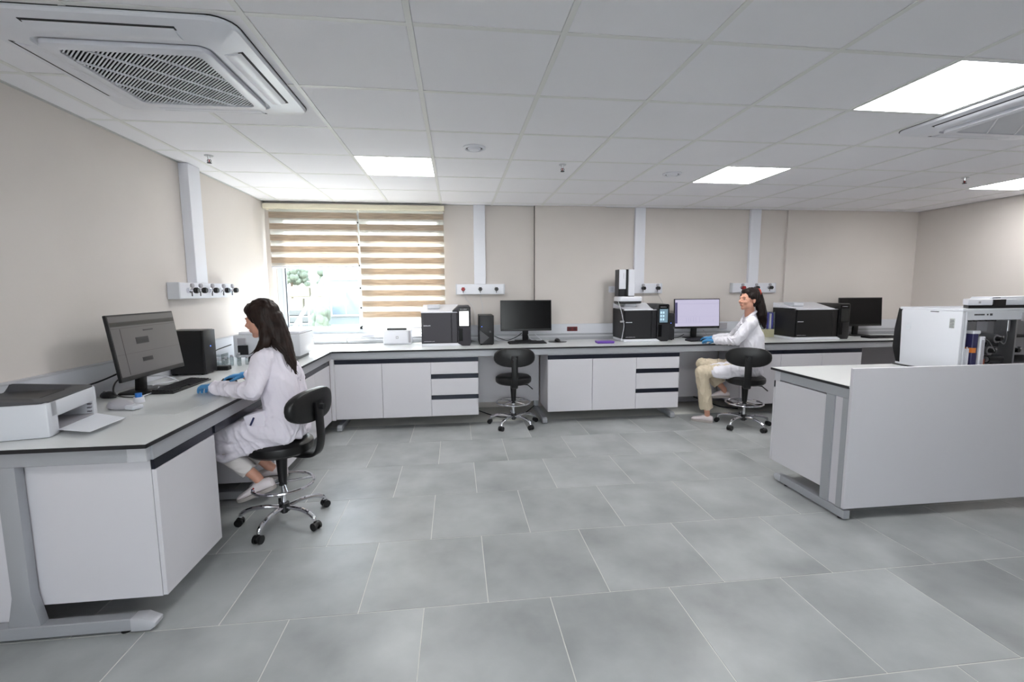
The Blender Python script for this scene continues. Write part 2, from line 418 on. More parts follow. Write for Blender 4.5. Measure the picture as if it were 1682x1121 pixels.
# worktops
b = NB(); bx(b, XL+.004, LX, 2.01, YB-.05, .838, .851)
T = thing('bench_worktop', 'white left-hand worktop with a thin black edge along the left wall', 'worktop', (-1.7, 3.8, .83))
obj('top', b, TOPM, T, sm=False)
obj('black_edge', box(LX-.002, LX+.003, 2.007, BY, .833, .8495), BLKE, T, sm=False)
obj('black_edge', box(XL+.004, LX+.003, 2.006, 2.011, .833, .8495), BLKE, T, sm=False)
obj('black_core', box(XL+.004, LX-.001, 2.012, YB-.05, .833, .838), BLKE, T, sm=False)
obj('metal_channel', box(XL+.036, LX-.002, YB-.09, YB-.047, .852, .925, bev=.003), ALU, T)
obj('upstand', box(XL+.003, XL+.028, 2.01, YB-.05, .852, 1.04, bev=.002), OFFW, T)
obj('upstand_cap', box(XL+.003, XL+.034, 2.01, YB-.05, 1.04, 1.05), ALUL, T)
T = thing('bench_worktop', 'long white worktop with a thin black edge along the back wall', 'worktop', (2.4, 5.2, .83))
obj('top', box(LX+.001, XR-.03, BY, YB-.05, .838, .851), TOPM, T, sm=False)
obj('black_edge', box(LX+.004, XR-.03, BY-.005, BY, .833, .8495), BLKE, T, sm=False)
obj('black_core', box(LX+.001, XR-.03, BY+.001, YB-.05, .833, .838), BLKE, T, sm=False)
obj('upstand', box(WX1+.0, XR-.03, YB-.074, YB-.047, .925, 1.045, bev=.002), OFFW, T)
obj('metal_channel', box(LX, XR-.03, YB-.09, YB-.047, .852, .925, bev=.003), ALU, T)
obj('channel_lip', box(LX, XR-.03, YB-.10, YB-.09, .885, .905, bev=.002), ALUL, T)
# frames
def cframe_x(name, label, x, w, ytip, yback, zt=.832, group='grey c-shaped bench leg frames'):
    """bench leg frame running in y, foot tip toward the camera"""
    T = thing(name, label, 'bench frame', (x, (ytip+yback)/2, 0), 0, group)
    obj('foot', prism(NB(), [(ytip, .012), (ytip, .055), (ytip+.03, .068), (yback, .068), (yback, .012)], 'x', x-w/2, x+w/2, bev=.002), ALU, T)
    obj('post', box(x-w/2, x+w/2, yback-.09, yback, .068, .775), ALU, T)
    obj('foot_pad', cyl(NB(), (x, ytip+.05, 0), (x, ytip+.05, .013), .018), BLK, T)
    obj('foot_pad', cyl(NB(), (x, yback-.05, 0), (x, yback-.05, .013), .018), BLK, T)
    return T
cframe_x('bench_leg_frame', 'grey metal bench foot under the left end of the back bench', -1.235, .05, 4.86, 5.5)
cframe_x('bench_leg_frame', 'grey metal bench foot just right of the empty stool', .945, .05, 4.86, 5.5)
cframe_x('bench_leg_frame', 'grey metal bench foot under the drawers left of the seated woman in beige trousers', 2.43, .05, 4.88, 5.5)
cframe_x('bench_leg_frame', 'grey metal bench foot at the far right of the back bench', 4.82, .05, 4.88, 5.5)
tag(obj('bench_rail', box(LX-.02, XR-.05, BY+.004, BY+.05, .766, .832, bev=.002), ALU), 'grey metal rail under the front edge of the back worktop', 'rail')
tag(obj('bench_rail', box(LX-.055, LX-.006, 2.06, BY, .766, .832, bev=.002), ALU), 'grey metal rail under the front edge of the left worktop', 'rail')
obj('dark_strip', box(LX-.045, LX-.012, 2.576, 3.326, .718, .765), HANDLE, bpy.data.objects['bench_rail.001'])
# left bench end frame
T = thing('bench_end_frame', 'large grey end frame with angled foot at the near end of the left bench', 'bench frame', (-1.75, 2.05, 0))
obj('top_beam', box(-2.13, -1.375, 2.035, 2.075, .766, .832, bev=.002), ALU, T)
obj('beam_cap', box(-1.375, -1.30, 2.034, 2.076, .766, .832, bev=.002), ALUL, T)
obj('post', prism(NB(), [(-1.872, .766), (-1.800, .766), (-1.800, .2), (-1.775, .066), (-1.90, .066), (-1.872, .2)], 'y', 2.036, 2.076, bev=.001), ALU, T)
obj('foot', box(-2.13, -1.425, 2.03, 2.08, .014, .068, bev=.003), ALU, T)
obj('foot_cap', prism(NB(), [(-1.425, .012), (-1.425, .070), (-1.375, .070), (-1.325, .045), (-1.325, .028), (-1.35, .012)], 'y', 2.026, 2.084, bev=.003), ALUL, T)
obj('foot_pad', cyl(NB(), (-1.46, 2.055, 0), (-1.46, 2.055, .014), .02), BLK, T)
tag(obj('end_panel', box(-2.13, -1.90, 2.085, 2.10, .03, .765), WHITE), 'narrow white panel at the lower left edge beside the grey end frame', 'panel')
cab('base_cabinet', 'white single-door cabinet at the near end of the left bench, under the printer', -1.81, -1.30, 2.085, 2.572, [('door', 2.085, 2.572)], 'x+')
tag(obj('modesty_panel', box(-2.10, -2.08, 2.58, 3.30, .145, .765), WHITE), 'white back panel in the knee space of the left bench', 'panel')
T = cab('base_cabinet', 'white cabinet of doors under the left bench behind the seated woman with long hair', -1.90, -1.30, 3.33, 4.84, [('door', 3.33, 3.84), ('door', 3.84, 4.34), ('door', 4.34, 4.84)], 'x+')
T = thing('bench_leg_frame', 'grey bench foot at floor level beside the left bench knee space', 'bench frame', (-1.6, 3.34, 0), 0, 'grey c-shaped bench leg frames')
obj('foot', box(-2.1, -1.42, 3.325, 3.375, .012, .068, bev=.003), ALU, T)
obj('post', box(-2.12, -2.03, 3.325, 3.375, .068, .13), ALU, T)
# back cabinets
cab('base_cabinet', 'white cabinet with two doors and three drawers under the window end of the back bench', -1.262, .22, 4.875, 5.34, [('door', -1.262, -.786), ('door', -.786, -.28), ('drawers', -.28, .22)])
cab('base_cabinet', 'white cabinet with two doors and three drawers between the two stools at the back bench', .978, 2.487, 4.875, 5.34, [('door', .978, 1.478), ('door', 1.478, 1.98), ('drawers', 1.98, 2.487)])
cab('base_cabinet', 'white three-door cabinet behind the seated woman in beige trousers', 3.235, 4.762, 4.875, 5.34, [('door', 3.235, 3.727), ('door', 3.727, 4.246), ('door', 4.246, 4.762)])
tag(obj('corner_filler', box(-1.298, -1.262, 4.845, 4.89, .13, .765), WHITE), 'narrow white filler strip in the corner where both benches meet', 'panel')
tag(obj('modesty_panel', box(.22, .965, 5.36, 5.378, .145, .765), WHITE), 'white back panel in the knee space behind the empty stool', 'panel')
tag(obj('modesty_panel', box(2.487, 3.235, 5.36, 5.378, .13, .765), WHITE), 'white back panel in the knee space in front of the woman in beige trousers', 'panel')
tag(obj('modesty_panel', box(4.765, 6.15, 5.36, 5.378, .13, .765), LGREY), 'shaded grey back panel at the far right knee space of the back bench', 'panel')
tag(obj('floor_duct', box(2.3, 4.9, 5.52, 5.60, .02, .10, bev=.004), LGREY), 'grey cable duct on the floor under the back bench', 'duct')
b = NB(); tube(b, spline([(.23, 5.2, .09), (.4, 5.1, .05), (.55, 5.15, .012), (.75, 5.2, .03), (.9, 5.3, .1)], 8), .006, 6)
tag(obj('power_cable', b, BLK), 'thin black cable lying on the floor behind the empty stool', 'cable')
b = NB(); tube(b, spline([(2.9, 5.3, .14), (3.02, 5.2, .1), (3.2, 5.2, .03), (3.4, 5.15, .01)], 8), .008, 6)
tag(obj('power_cable', b, BLK), 'black cable on the floor by the foot of the woman in beige trousers', 'cable')

# island
IZ = .868
T = thing('island_worktop', 'white island worktop with thin black edge at the right', 'worktop', (4.2, 2.9, .855))
obj('top', box(2.416, 6.0, 2.545, 3.262, .855, IZ), TOPM, T, sm=False)
obj('black_edge', box(2.411, 2.416, 2.545, 3.262, .850, .8665), BLKE, T, sm=False)
obj('black_core', box(2.417, 6.0, 2.546, 3.261, .850, .855), BLKE, T, sm=False)
tag(obj('privacy_screen', box(2.418, 6.0, 2.522, 2.544, .075, .982, bev=.002), WHITE), 'big plain white screen panel closing the near side of the island', 'panel')
T = thing('island_end_frame', 'grey rectangular end frame with two posts at the left end of the island', 'bench frame', (2.44, 2.85, 0))
obj('top_beam', box(2.42, 2.46, 2.547, 3.20, .785, .849, bev=.002), ALU, T)
obj('beam_cap', box(2.419, 2.461, 3.16, 3.22, .775, .849, bev=.002), ALUL, T)
obj('post', box(2.42, 2.46, 2.655, 2.722, .068, .785, bev=.002), ALU, T)
obj('post', box(2.42, 2.46, 2.547, 2.590, .068, .785, bev=.002), ALU, T)
obj('infill_panel', box(2.432, 2.45, 2.59, 2.655, .068, .785), WHITE, T)
obj('foot', box(2.418, 2.462, 2.515, 3.10, .012, .066, bev=.002), ALU, T)
obj('foot_cap', prism(NB(), [(3.10, .012), (3.10, .066), (3.14, .066), (3.165, .05), (3.165, .03), (3.15, .012)], 'x', 2.416, 2.464, bev=.002), ALUL, T)
obj('foot_pad', cyl(NB(), (2.44, 3.05, 0), (2.44, 3.05, .013), .018), BLK, T); obj('foot_pad', cyl(NB(), (2.44, 2.56, 0), (2.44, 2.56, .013), .018), BLK, T)
T = thing('island_cabinet', 'white cabinet under the left end of the island with a plain side panel', 'cabinet', (2.8, 2.98, .14), 0)
obj('body', box(2.424, 3.4, 2.725, 3.215, .145, .775, bev=.001), WHITE, T)
obj('door', box(2.424, 2.905, 3.217, 3.235, .145, .72, bev=.001), WHITE, T); obj('door', box(2.909, 3.4, 3.217, 3.235, .145, .72, bev=.001), WHITE, T)
obj('handle_profile', box(2.424, 3.4, 3.217, 3.230, .722, .77), HANDLE, T)

# ------------------------------------------------------------------ ceiling fittings
def panel(i, j, label):
    x0, y0 = GX+.6*i, GY+.6*j
    T = thing('ceiling_light', label, 'ceiling light', (x0+.3, y0+.3, H+.0), 0, 'square LED ceiling panels')
    obj('diffuser', box(x0+.016, x0+.584, y0+.016, y0+.584, H-.001, H+.006), LAMP, T, sm=False)
    b = NB(); e = .007
    bx(b, x0+.012, x0+.588, y0+.009, y0+.016, H-.002, H+.02); bx(b, x0+.012, x0+.588, y0+.584, y0+.591, H-.002, H+.02)
    bx(b, x0+.009, x0+.016, y0+.012, y0+.588, H-.002, H+.02); bx(b, x0+.584, x0+.591, y0+.012, y0+.588, H-.002, H+.02)
    obj('frame', b, PVC, T)
LL = {(-1, 3): 'square lit ceiling panel near the window', (4, 0): 'large-looking lit ceiling panel nearest the camera at upper right', (4, 3): 'lit ceiling panel above the bench at centre right', (9, 3): 'lit ceiling panel cut by the right edge of the photo'}
for ij in sorted(lights): panel(ij[0], ij[1], LL.get(ij, 'lit ceiling panel behind the camera'))
def cassette(cx, cy, label):
    T = thing('ceiling_air_conditioner', label, 'air conditioner', (cx, cy, H-.03), 0, 'four-way ceiling cassette units')
    rr = []
    for wd, z, r in ((.955, H-.003, .09), (.955, H-.010, .09), (.94, H-.018, .085), (.76, H-.036, .07), (.66, H-.040, .05), (.655, H-.03, .05)):
        rr.append([(x, y, z) for x, y in rrect(wd, wd, r, 6, cx, cy)])
    obj('frame', loft(NB(), rr), PVC, T)
    obj('shadow_gap_ring', prism(NB(), rrect(.962, .962, .092, 6, cx, cy), 'z', H-.0035, H+.004), mat('slot_dark', (22, 22, 26), .7), T)  # dark ring drawn in as the shadow gap between frame and ceiling
    # central grille panel: a rounded-square ring that hangs a little lower
    ro = rrect(.625, .625, .045, 6, cx, cy); ri = rrect(.535, .535, .035, 6, cx, cy); b = NB()
    loops = [[b.verts.new((x, y, z)) for x, y in L_] for L_, z in ((ro, H-.034), (ro, H-.052), ([(cx+(x-cx)*.985, cy+(y-cy)*.985) for x, y in ro], H-.055), (ri, H-.055), (ri, H-.040))]
    for A, B in zip(loops, loops[1:]):
        n = len(A)
        for k in range(n): b.faces.new((A[k], A[(k+1) % n], B[(k+1) % n], B[k]))
    obj('grille_frame', b, PVC, T)
    obj('filter', box(cx-.268, cx+.268, cy-.268, cy+.268, H-.041, H-.0385), mat('filter_dark', (24, 22, 25), .8), T, sm=False)
    s2 = math.sqrt(2); b = NB(); a = .264; pitchd = .0125; k = -int(2*a/s2/pitchd)
    def diag(b, c, sgn, wdt, z0, z1):
        L_ = (2*a-abs(c)*s2)*s2/2
        if L_ < .02: return
        t_ = NB(); bx(t_, -L_, L_, -wdt/2, wdt/2, z0, z1)
        ang = PI/4*sgn; off = Vector((-math.sin(ang), math.cos(ang), 0))*c
        merge(b, t_, Matrix.Translation(Vector((cx, cy, 0))+off) @ Matrix.Rotation(ang, 4, 'Z'))
    while k*pitchd < 2*a/s2:
        diag(b, k*pitchd, -1, .0052, H-.0505, H-.0475); k += 1
    obj('grille_slats', b, PVC, T, kind='stuff', sm=False)
    b = NB()
    for c in (-.21, -.07, .07, .21): 
        bb = NB(); diag(bb, c, 1, .007, H-.0535, H-.047); obj('grille_rib', bb, PVC, T)
    b.free()
    # four outlets
    for q in range(4):
        Rz = Matrix.Translation((cx, cy, 0)) @ Matrix.Rotation(q*PI/2, 4, 'Z')
        tilt = Matrix.Translation((.385, 0, H-.030)) @ Matrix.Rotation(-.122*1, 4, 'Y')
        t_ = NB(); bx(t_, -.046, .046, -.262, .262, -.003, .002); t_.transform(Rz @ tilt)
        o = obj('air_outlet', t_, mat('slot_dark', (22, 22, 26), .7), T)
        rings = []
        for s in range(13):
            y = -.255+.51*s/12; rings.append([(x, y, -.0045-.006*(1-((x)/.032)**2)) for x in [-.036+.072*i/6 for i in range(7)]]+[(x, y, -.002) for x in [.036-.072*i/6 for i in range(7)]])
        t_ = loft(NB(), rings); t_.transform(Rz @ tilt); obj('louver', t_, PVC, o)
    return T
cassette(-1.285, 2.40, 'white four-way air conditioner cassette in the ceiling at upper left')
cassette(3.34, 2.36, 'white ceiling air conditioner cassette cut by the right edge, beside the big light')
def sprinkler(x, y, label):
    T = thing('fire_sprinkler', label, 'sprinkler', (x, y, H), 0, 'pendent ceiling sprinklers')
    obj('escutcheon', cyl(NB(), (x, y, H-.006), (x, y, H+.003), .028, .033), ALUL, T)
    obj('nozzle', cyl(NB(), (x, y, H-.03), (x, y, H-.006), .009, .012, 12), CHROME, T)
    b = NB(); tube(b, [(x-.008, y, H-.028), (x-.014, y, H-.040), (x-.004, y, H-.052)], .0025, 6); tube(b, [(x+.008, y, H-.028), (x+.014, y, H-.040), (x+.004, y, H-.052)], .0025, 6)
    obj('yoke', b, DGREY, T); obj('glass_bulb', cyl(NB(), (x, y, H-.05), (x, y, H-.03), .004), RED, T)
    obj('deflector', cyl(NB(), (x, y, H-.056), (x, y, H-.052), .016), DGREY, T)
sprinkler(-1.812, 3.814, 'small sprinkler head near the left wall'); sprinkler(.877, 3.80, 'small sprinkler head in the middle of the ceiling'); sprinkler(4.681, 3.861, 'small sprinkler head near the right-hand lights')
def vent(x, y, label):
    T = thing('round_ceiling_vent', label, 'vent', (x, y, H), 0, 'round white ceiling vents')
    rr = []
    for r, z in ((.082, H), (.082, H-.006), (.066, H-.014), (.06, H-.008), (.06, H)):
        rr.append([(x+r*math.cos(a*PI/16), y+r*math.sin(a*PI/16), z) for a in range(32)])
    obj('ring', loft(NB(), rr, cap=False), PVC, T); obj('throat', cyl(NB(), (x, y, H-.0045), (x, y, H-.0015), .059, n=32), DGREY, T)
    obj('disc', cyl(NB(), (x, y, H-.020), (x, y, H-.008), .036, .048, n=32), PVC, T)
vent(.147, 3.419, 'round white ceiling vent left of centre'); vent(1.908, 3.998, 'round white ceiling vent near the centre right light')

# ------------------------------------------------------------------ wall service boxes
def valve(T, p, n, colr, gauge=True, k=1.0):
    """p on wall box face, n outward unit normal"""
    p, n = Vector(p), Vector(n); s = Vector((0, 0, 1)).cross(n)
    v = obj('valve', cyl(cyl(NB(), p, p+n*.022*k, .021*k), p+n*.022*k, p+n*.05*k, .010*k), CHROME, T)
    b = NB(); q = p+n*.05*k; cyl(b, q, q+n*.03*k, .022*k, .019*k, 12); 
    for a in range(6):
        d = s*math.cos(a*PI/3)+Vector((0, 0, 1))*math.sin(a*PI/3); ell(b, q+n*.015*k+d*.019*k, (.007*k,)*3, 8)
    obj('knob', b, colr, v)
    if gauge:
        g = p+n*.035*k+Vector((0, 0, .038*k)); b = NB(); cyl(b, p+n*.035*k, g, .004*k, n=8); cyl(b, g-n*.008*k, g+n*.008*k, .017*k, n=20)
        obj('gauge', b, LGREY, v)
    b = NB(); cyl(b, p+n*.03*k, p+n*.03*k-Vector((0, 0, .045*k)), .0045*k, n=8); obj('nipple', b, DGREY, v)
def servicebox(label, a0, a1, t0, t1, vals, wall='back', gauge=True, dep=.05):
    if wall == 'back':
        T = thing('gas_service_box', label, 'service box', ((a0+a1)/2, YB, 1.48), 0, 'white wall service boxes with trunking')
        obj('box', box(a0, a1, YB-dep, YB-.001, 1.418, 1.542, bev=.004), PVC, T); obj('end_cap', box(a0-.004, a0+.012, YB-dep-.002, YB-.001, 1.416, 1.544, bev=.002), OFFW, T); obj('end_cap', box(a1-.012, a1+.004, YB-dep-.002, YB-.001, 1.416, 1.544, bev=.002), OFFW, T)
        obj('trunking', box(t0, t1, YB-dep+.005, YB-.001, 1.542, H-.003, bev=.003), PVC, T)
        for a, c in vals: valve(T, (a, YB-dep, 1.482), (0, -1, 0), c, gauge)
    else:
        T = thing('gas_service_box', label, 'service box', (XL, (a0+a1)/2, 1.48), 0, 'white wall service boxes with trunking')
        obj('box', box(XL+.001, XL+dep, a0, a1, 1.418, 1.542, bev=.004), PVC, T); obj('end_cap', box(XL+.001, XL+dep+.002, a0-.004, a0+.012, 1.416, 1.544, bev=.002), OFFW, T)
        obj('trunking', box(XL+.001, XL+dep-.01, t0, t1, 1.542, H-.003, bev=.003), PVC, T)
        for a, c in vals: valve(T, (XL+dep, a, 1.482), (1, 0, 0), c, gauge)
    return T
servicebox('white service box with three plain knobs, the left one red, right of the window', .0, .586, .222, .360, [(.085, RED), (.29, BLK), (.485, BLK)], gauge=False)
servicebox('white service box with gauged taps behind the tall autosampler', 2.02, 2.60, 2.232, 2.364, [(2.13, BLK), (2.34, BLK), (2.53, BLK)])
servicebox('white service box with gauged taps above the seated woman with the ponytail', 3.555, 4.165, 3.776, 3.915, [(3.68, RED), (3.87, BLK), (4.06, BLK)])
servicebox('white service box with a row of gauged black taps on the left wall', 3.76, 4.62, 4.03, 4.20, [(3.87, BLK), (3.99, BLK), (4.17, BLK), (4.36, BLK), (4.52, BLK)], wall='left', dep=.085)
for x, z, lab in ((1.955, 1.47, 'small white wall socket plate left of the autosampler'), (1.50, .985, None)):
    if lab:
        T = thing('wall_socket', lab, 'socket', (x, YB, z)); obj('plate', box(x-.04, x+.04, YB-.012, YB, z-.04, z+.04, bev=.003), PVC, T); obj('rocker', box(x-.02, x+.02, YB-.016, YB-.012, z-.025, z+.025, bev=.001), OFFW, T)
T = thing('double_socket', 'dark red double socket on the bench upstand in the middle of the back wall', 'socket', (1.43, YB-.075, .985))
obj('plate', box(1.365, 1.495, YB-.088, YB-.0745, .955, 1.01, bev=.003), mat('dark_red', (96, 18, 24), .4), T)
for x in (1.40, 1.46): obj('socket_face', cyl(NB(), (x, YB-.089, .982), (x, YB-.086, .982), .018), mat('darker_red', (60, 10, 14), .4), T)

# ------------------------------------------------------------------ desk kit
UI = mat('ui_block', (62, 60, 62), .5)
def monitor(loc, rz, label, screen, w=.62, h=.37, tilt=.06, zc=.31):
    """local: x right, -y front"""
    T = thing('computer_monitor', label, 'monitor', loc, rz, 'flat computer monitors')
    TM = Matrix.Translation((0, 0, zc)) @ Matrix.Rotation(-tilt, 4, 'X')
    b = box(-w/2, w/2, -.012, .006, -h/2, h/2, bev=.003); bx(b, -w/2+.05, w/2-.05, .004, .022, -h/2+.05, h/2-.05, .01); bx(b, -.16, .16, .018, .04, -.11, .11, .012); b.transform(TM)
    obj('casing', b, BLK, T, world=False)
    b = box(-w/2+.010, w/2-.010, -.0145, -.0115, -h/2+.026, h/2-.010); b.transform(TM)
    s = obj('screen', b, screen, T, world=False, sm=False)
    obj('stand_neck', prism(NB(), [(.045, .01), (.075, .01), (.055, zc), (.03, zc)], 'x', -.035, .035, bev=.003), BLK, T, world=False)
    t_ = NB(); loft(t_, [[(x, y, z) for x, y in rrect(.26*k, .19*k, .03, 4, 0, .03)] for k, z in ((1, 0), (1, .006), (.94, .011))]); obj('stand_base', t_, BLK, T, world=False)
    return T, s, TM
def ui(s, TM, rects):
    for n, x0, x1, z0, z1, m_ in rects:
        b = box(x0, x1, -.0155, -.0146, z0, z1); b.transform(TM); obj(n, b, m_, s, world=False, sm=False)
def keyboard(loc, rz, label, L=.44, W=.14):
    T = thing('keyboard', label, 'keyboard', loc, rz, 'black keyboards')
    obj('base', prism(NB(), [(-W/2, 0), (W/2, 0), (W/2, .020), (-W/2, .010)], 'x', -L/2, L/2, bev=.002), BLK, T, world=False)
    b = NB()
    for r in range(6):
        n = 22; y = -W/2+.018+r*.0205; z = .010+.010*(y+W/2)/W
        for k in range(n):
            if r == 0 and 4 < k < 10: continue
            x = -L/2+.012+k*(L-.024)/n; bx(b, x+.001, x+.017, y-.0085, y+.0085, z-.001, z+.006)
    obj('keys', b, BLK3, T, world=False, sm=False)
def mouse(loc, rz, label, m_=None, pad=None):
    T = thing('computer_mouse', label, 'mouse', loc, rz, 'computer mice')
    rr = []
    for k, z in ((.9, .0), (1, .006), (.97, .016), (.8, .028), (.4, .036), (.05, .038)):
        rr.append([(.031*k*math.cos(a*PI/10), .055*k*math.sin(a*PI/10)-.006*(1-k), z) for a in range(20)])
    obj('shell', loft(NB(), rr), m_ or BLK, T, world=False); obj('wheel', cyl(NB(), (-.004, .03, .028), (.004, .03, .028), .008, n=12), DGREY, T, world=False)
def cable(pts, r, label, m_=None, nm='cable'):
    return tag(obj(nm, tube(NB(), spline(pts, 10), r, 6), m_ or BLK), label, 'cable')
BZ = .8515
SCR1 = mat('grey_screen_on', (98, 94, 96), .3, emit=.28)
MATS['grey_screen_on'].node_tree.nodes['Principled BSDF'].inputs['Base Color'].default_value = (.03, .03, .03, 1)
SCR2 = mat('lavender_screen_on', (168, 164, 186), .3, emit=.72)
MATS['lavender_screen_on'].node_tree.nodes['Principled BSDF'].inputs['Base Color'].default_value = (.03, .03, .03, 1)
SCR_GLARE = mat('screen_glare', (255, 255, 255), .3, emit=1.6)  # white emission painted in for light glaring off the display glass
UIE = mat('ui_line', (120, 118, 140), .5, emit=.5); UID = mat('ui_dark', (34, 32, 34), .5); UIM = mat('ui_mid', (48, 46, 42), .5)
T, s, TM = monitor((-1.93, 3.125, BZ), PI/2-.02, 'lit grey computer monitor in front of the woman with long loose hair', SCR1, .595, .388, .14, .298)
ui(s, TM, [('menu_bar', -.286, .286, .125, .150, UIM), ('line', -.286, .286, .112, .114, UIM), ('line', -.22, -.218, -.16, .11, UIM), ('dialog', -.11, .0, .01, .05, UID), ('dialog', -.09, .0, -.10, -.075, UID), ('caption', -.03, .06, .085, .093, UID), ('line', -.286, .286, -.04, -.0385, UIM)])
monitor((.832, 5.5, BZ), 0, 'black switched-off monitor behind the empty stool', SCR)
T, s, TM = monitor((3.0, 5.48, BZ), .05, 'lit lavender monitor in front of the woman with the ponytail', SCR2)
ui(s, TM, [('side_bar', -.30, -.27, -.12, .14, mat('ui_navy', (60, 56, 90), .5, emit=.3)), ('line', -.26, .30, -.035, -.033, UIE), ('line', -.26, .30, .12, .122, UIE), ('line', -.26, .30, -.11, -.108, UIE)]
   + [('peak', x, x+.0025, -.105, -.105+h_, UIE) for x, h_ in ((-.15, .055), (-.12, .06), (-.09, .055), (-.055, .06), (-.02, .058), (.03, .06), (.22, .03))])
monitor((5.215, 5.42, BZ), .0, 'black switched-off monitor at the far right of the back bench', SCR)
keyboard((-1.80, 3.22, BZ), PI/2, 'black keyboard in front of the lit grey monitor on the left bench')
keyboard((.81, 5.27, BZ), .02, 'black keyboard under the switched-off monitor behind the empty stool')
keyboard((2.93, 5.18, BZ), .08, 'black keyboard under the lit lavender monitor', .40, .13)
keyboard((5.27, 5.14, BZ), 0, 'black keyboard under the far right monitor', .44)
mouse((-1.545, 3.29, BZ), PI/2, 'black mouse under the blue-gloved right hand on the left bench')
tag(obj('mouse_pad', loft(NB(), [[(1.19+.11*math.cos(a*PI/16), 5.36+.09*math.sin(a*PI/16), z) for a in range(32)] for z in (BZ, BZ+.005)]), BLK), 'round black mouse pad left of the purple pad', 'mouse pad')
mouse((1.19, 5.37, BZ+.0055), .1, 'black mouse on the round black mouse pad')
mouse((-2.06, 2.95, BZ), 1.2, 'flat black mouse lying by the wall behind the printer')
# pale device with blue cap
T = thing('handheld_device', 'pale grey rounded handheld device lying beside the printer', 'device', (-1.80, 2.66, BZ), 1.2)
rr = []
for k, z in ((.86, 0), (1, .008), (1.0, .018), (.8, .036), (.35, .048), (.03, .050)):
    rr.append([(.045*k*math.cos(a*PI/12), .085*k*math.sin(a*PI/12)+.01*(1-k), z) for a in range(24)])
obj('shell', loft(NB(), rr), LGREY, T, world=False)
obj('nose', box(-.03, .03, -.12, -.06, .002, .026, bev=.008, seg=2), OFFW, T, world=False)
T = thing('wash_bottle', 'small white squat bottle with a blue cap behind the pale handheld device', 'bottle', (-1.80, 2.80, BZ))
obj('bottle_body', cyl(NB(), (-1.80, 2.80, BZ), (-1.80, 2.80, BZ+.03), .028, .024), PVC, T); obj('cap', cyl(NB(), (-1.80, 2.80, BZ+.03), (-1.80, 2.80, BZ+.052), .016), BLUE, T)
# towers
def tower(loc, rz, label, w=.165, d=.30, h=.335, style=0):
    T = thing('desktop_computer', label, 'computer', loc, rz, 'black desktop computer towers')
    obj('case', box(-w/2, w/2, 0, d, .008, h, bev=.004), BLK, T, world=False)
    obj('front_panel', box(-w/2+.002, w/2-.002, -.014, .0, .010, h-.002, bev=.005, seg=2), BLK3, T, world=False)
    if style: obj('triangle_panel', prism(NB(), [(-w/2+.004, .02), (-w/2+.004, .17), (w/2-.055, .085), (-w/2+.03, .02)], 'y', -.017, -.013), DGREY, T, world=False)
    obj('power_light', cyl(NB(), (-.055 if style else 0, -.017, .21), (-.055 if style else 0, -.0135, .21), .0035, n=10), mat('blue_led', (90, 130, 255), .4, emit=2), T, world=False)
    obj('badge', cyl(NB(), (.04, -.016, .15), (.04, -.0135, .15), .012, n=20), DGREY, T, world=False)
    for x in (-w/2+.02, w/2-.02):
        for y in (.02, d-.03): obj('foot', cyl(NB(), (x, y, 0), (x, y, .009), .01, n=10), BLK, T, world=False)
tower((-1.88, 3.735, BZ), PI/2, 'black desktop computer standing behind the lit grey monitor on the left bench', d=.235)
tower((.335, 5.19, BZ), 0, 'black desktop computer with a grey triangle between instrument and monitor', d=.34, style=1)
tower((2.57, 5.30, BZ), 0, 'black desktop computer squeezed between the tall-autosampler instrument and the lit monitor', .10, .30, .325)
tower((4.84, 5.30, BZ), 0, 'black desktop computer behind the right-hand chromatograph', .10, .28, .31)

# left printer
T = thing('laser_printer', 'white laser printer with a dark top tray at the near left corner', 'printer', (-1.745, 2.150, BZ), .21)
W_, D_, Hh = .40, .36, .178     # local: y along width, x negative = depth
b = NB(); prism(b, [(-D_, 0), (-.0, 0), (.0, .145), (-.02, Hh-.022), (-D_, Hh-.005)], 'y', 0, W_, bev=.012)
# cut front slot by building the shell from pieces
b.free()
b = NB(); bx(b, -D_, 0, 0, .075, .0, .152, .010, 2); bx(b, -D_, 0, W_-.035, W_, .0, .152, .010, 2); bx(b, -D_, 0, .02, W_-.02, .078, .152, .010, 2); bx(b, -D_, -.16, .02, W_-.02, .0, .152)
obj('shell', b, OFFW, T, world=False)
obj('slot_floor', box(-.16, -.005, .075, W_-.035, .004, .018), LGREY, T, world=False)
obj('slot_interior', box(-.162, -.158, .074, W_-.034, .018, .08), BLK, T, world=False)
# top: rim with a sunken tray
b = NB(); o_ = rrect(D_-.006, W_-.004, .03, 4, -D_/2, W_/2); i1 = rrect(D_-.075, W_-.09, .03, 4, -D_/2-.012, W_/2); i2 = rrect(D_-.12, W_-.14, .02, 4, -D_/2-.02, W_/2)
zt = lambda x: .152+(-x)*.09
loops = [[b.verts.new((x, y, .150)) for x, y in o_], [b.verts.new((x, y, zt(x)+.004)) for x, y in o_], [b.verts.new((x, y, zt(x)+.010)) for x, y in i1], [b.verts.new((x, y, .1545)) for x, y in i2]]
for A, B in zip(loops, loops[1:]):
    n = len(A)
    for k in range(n): b.faces.new((A[k], A[(k+1) % n], B[(k+1) % n], B[k]))
b.faces.new(loops[-1])
obj('top_tray', b, DGREY, T, world=False); obj('tray_well', box(-D_+.045, -.085, .085, W_-.085, .1546, .156), BLK, T, world=False)
obj('label_plate', box(-.36, -.22, -.0015, .0005, .10, .128), LGREY, T, world=False)
for k in range(4): obj('guide_clip', box(-.02, -.004, .34+.003*k, .352+.003*k, .03+.018*k, .036+.018*k), CHROME, T, world=False)
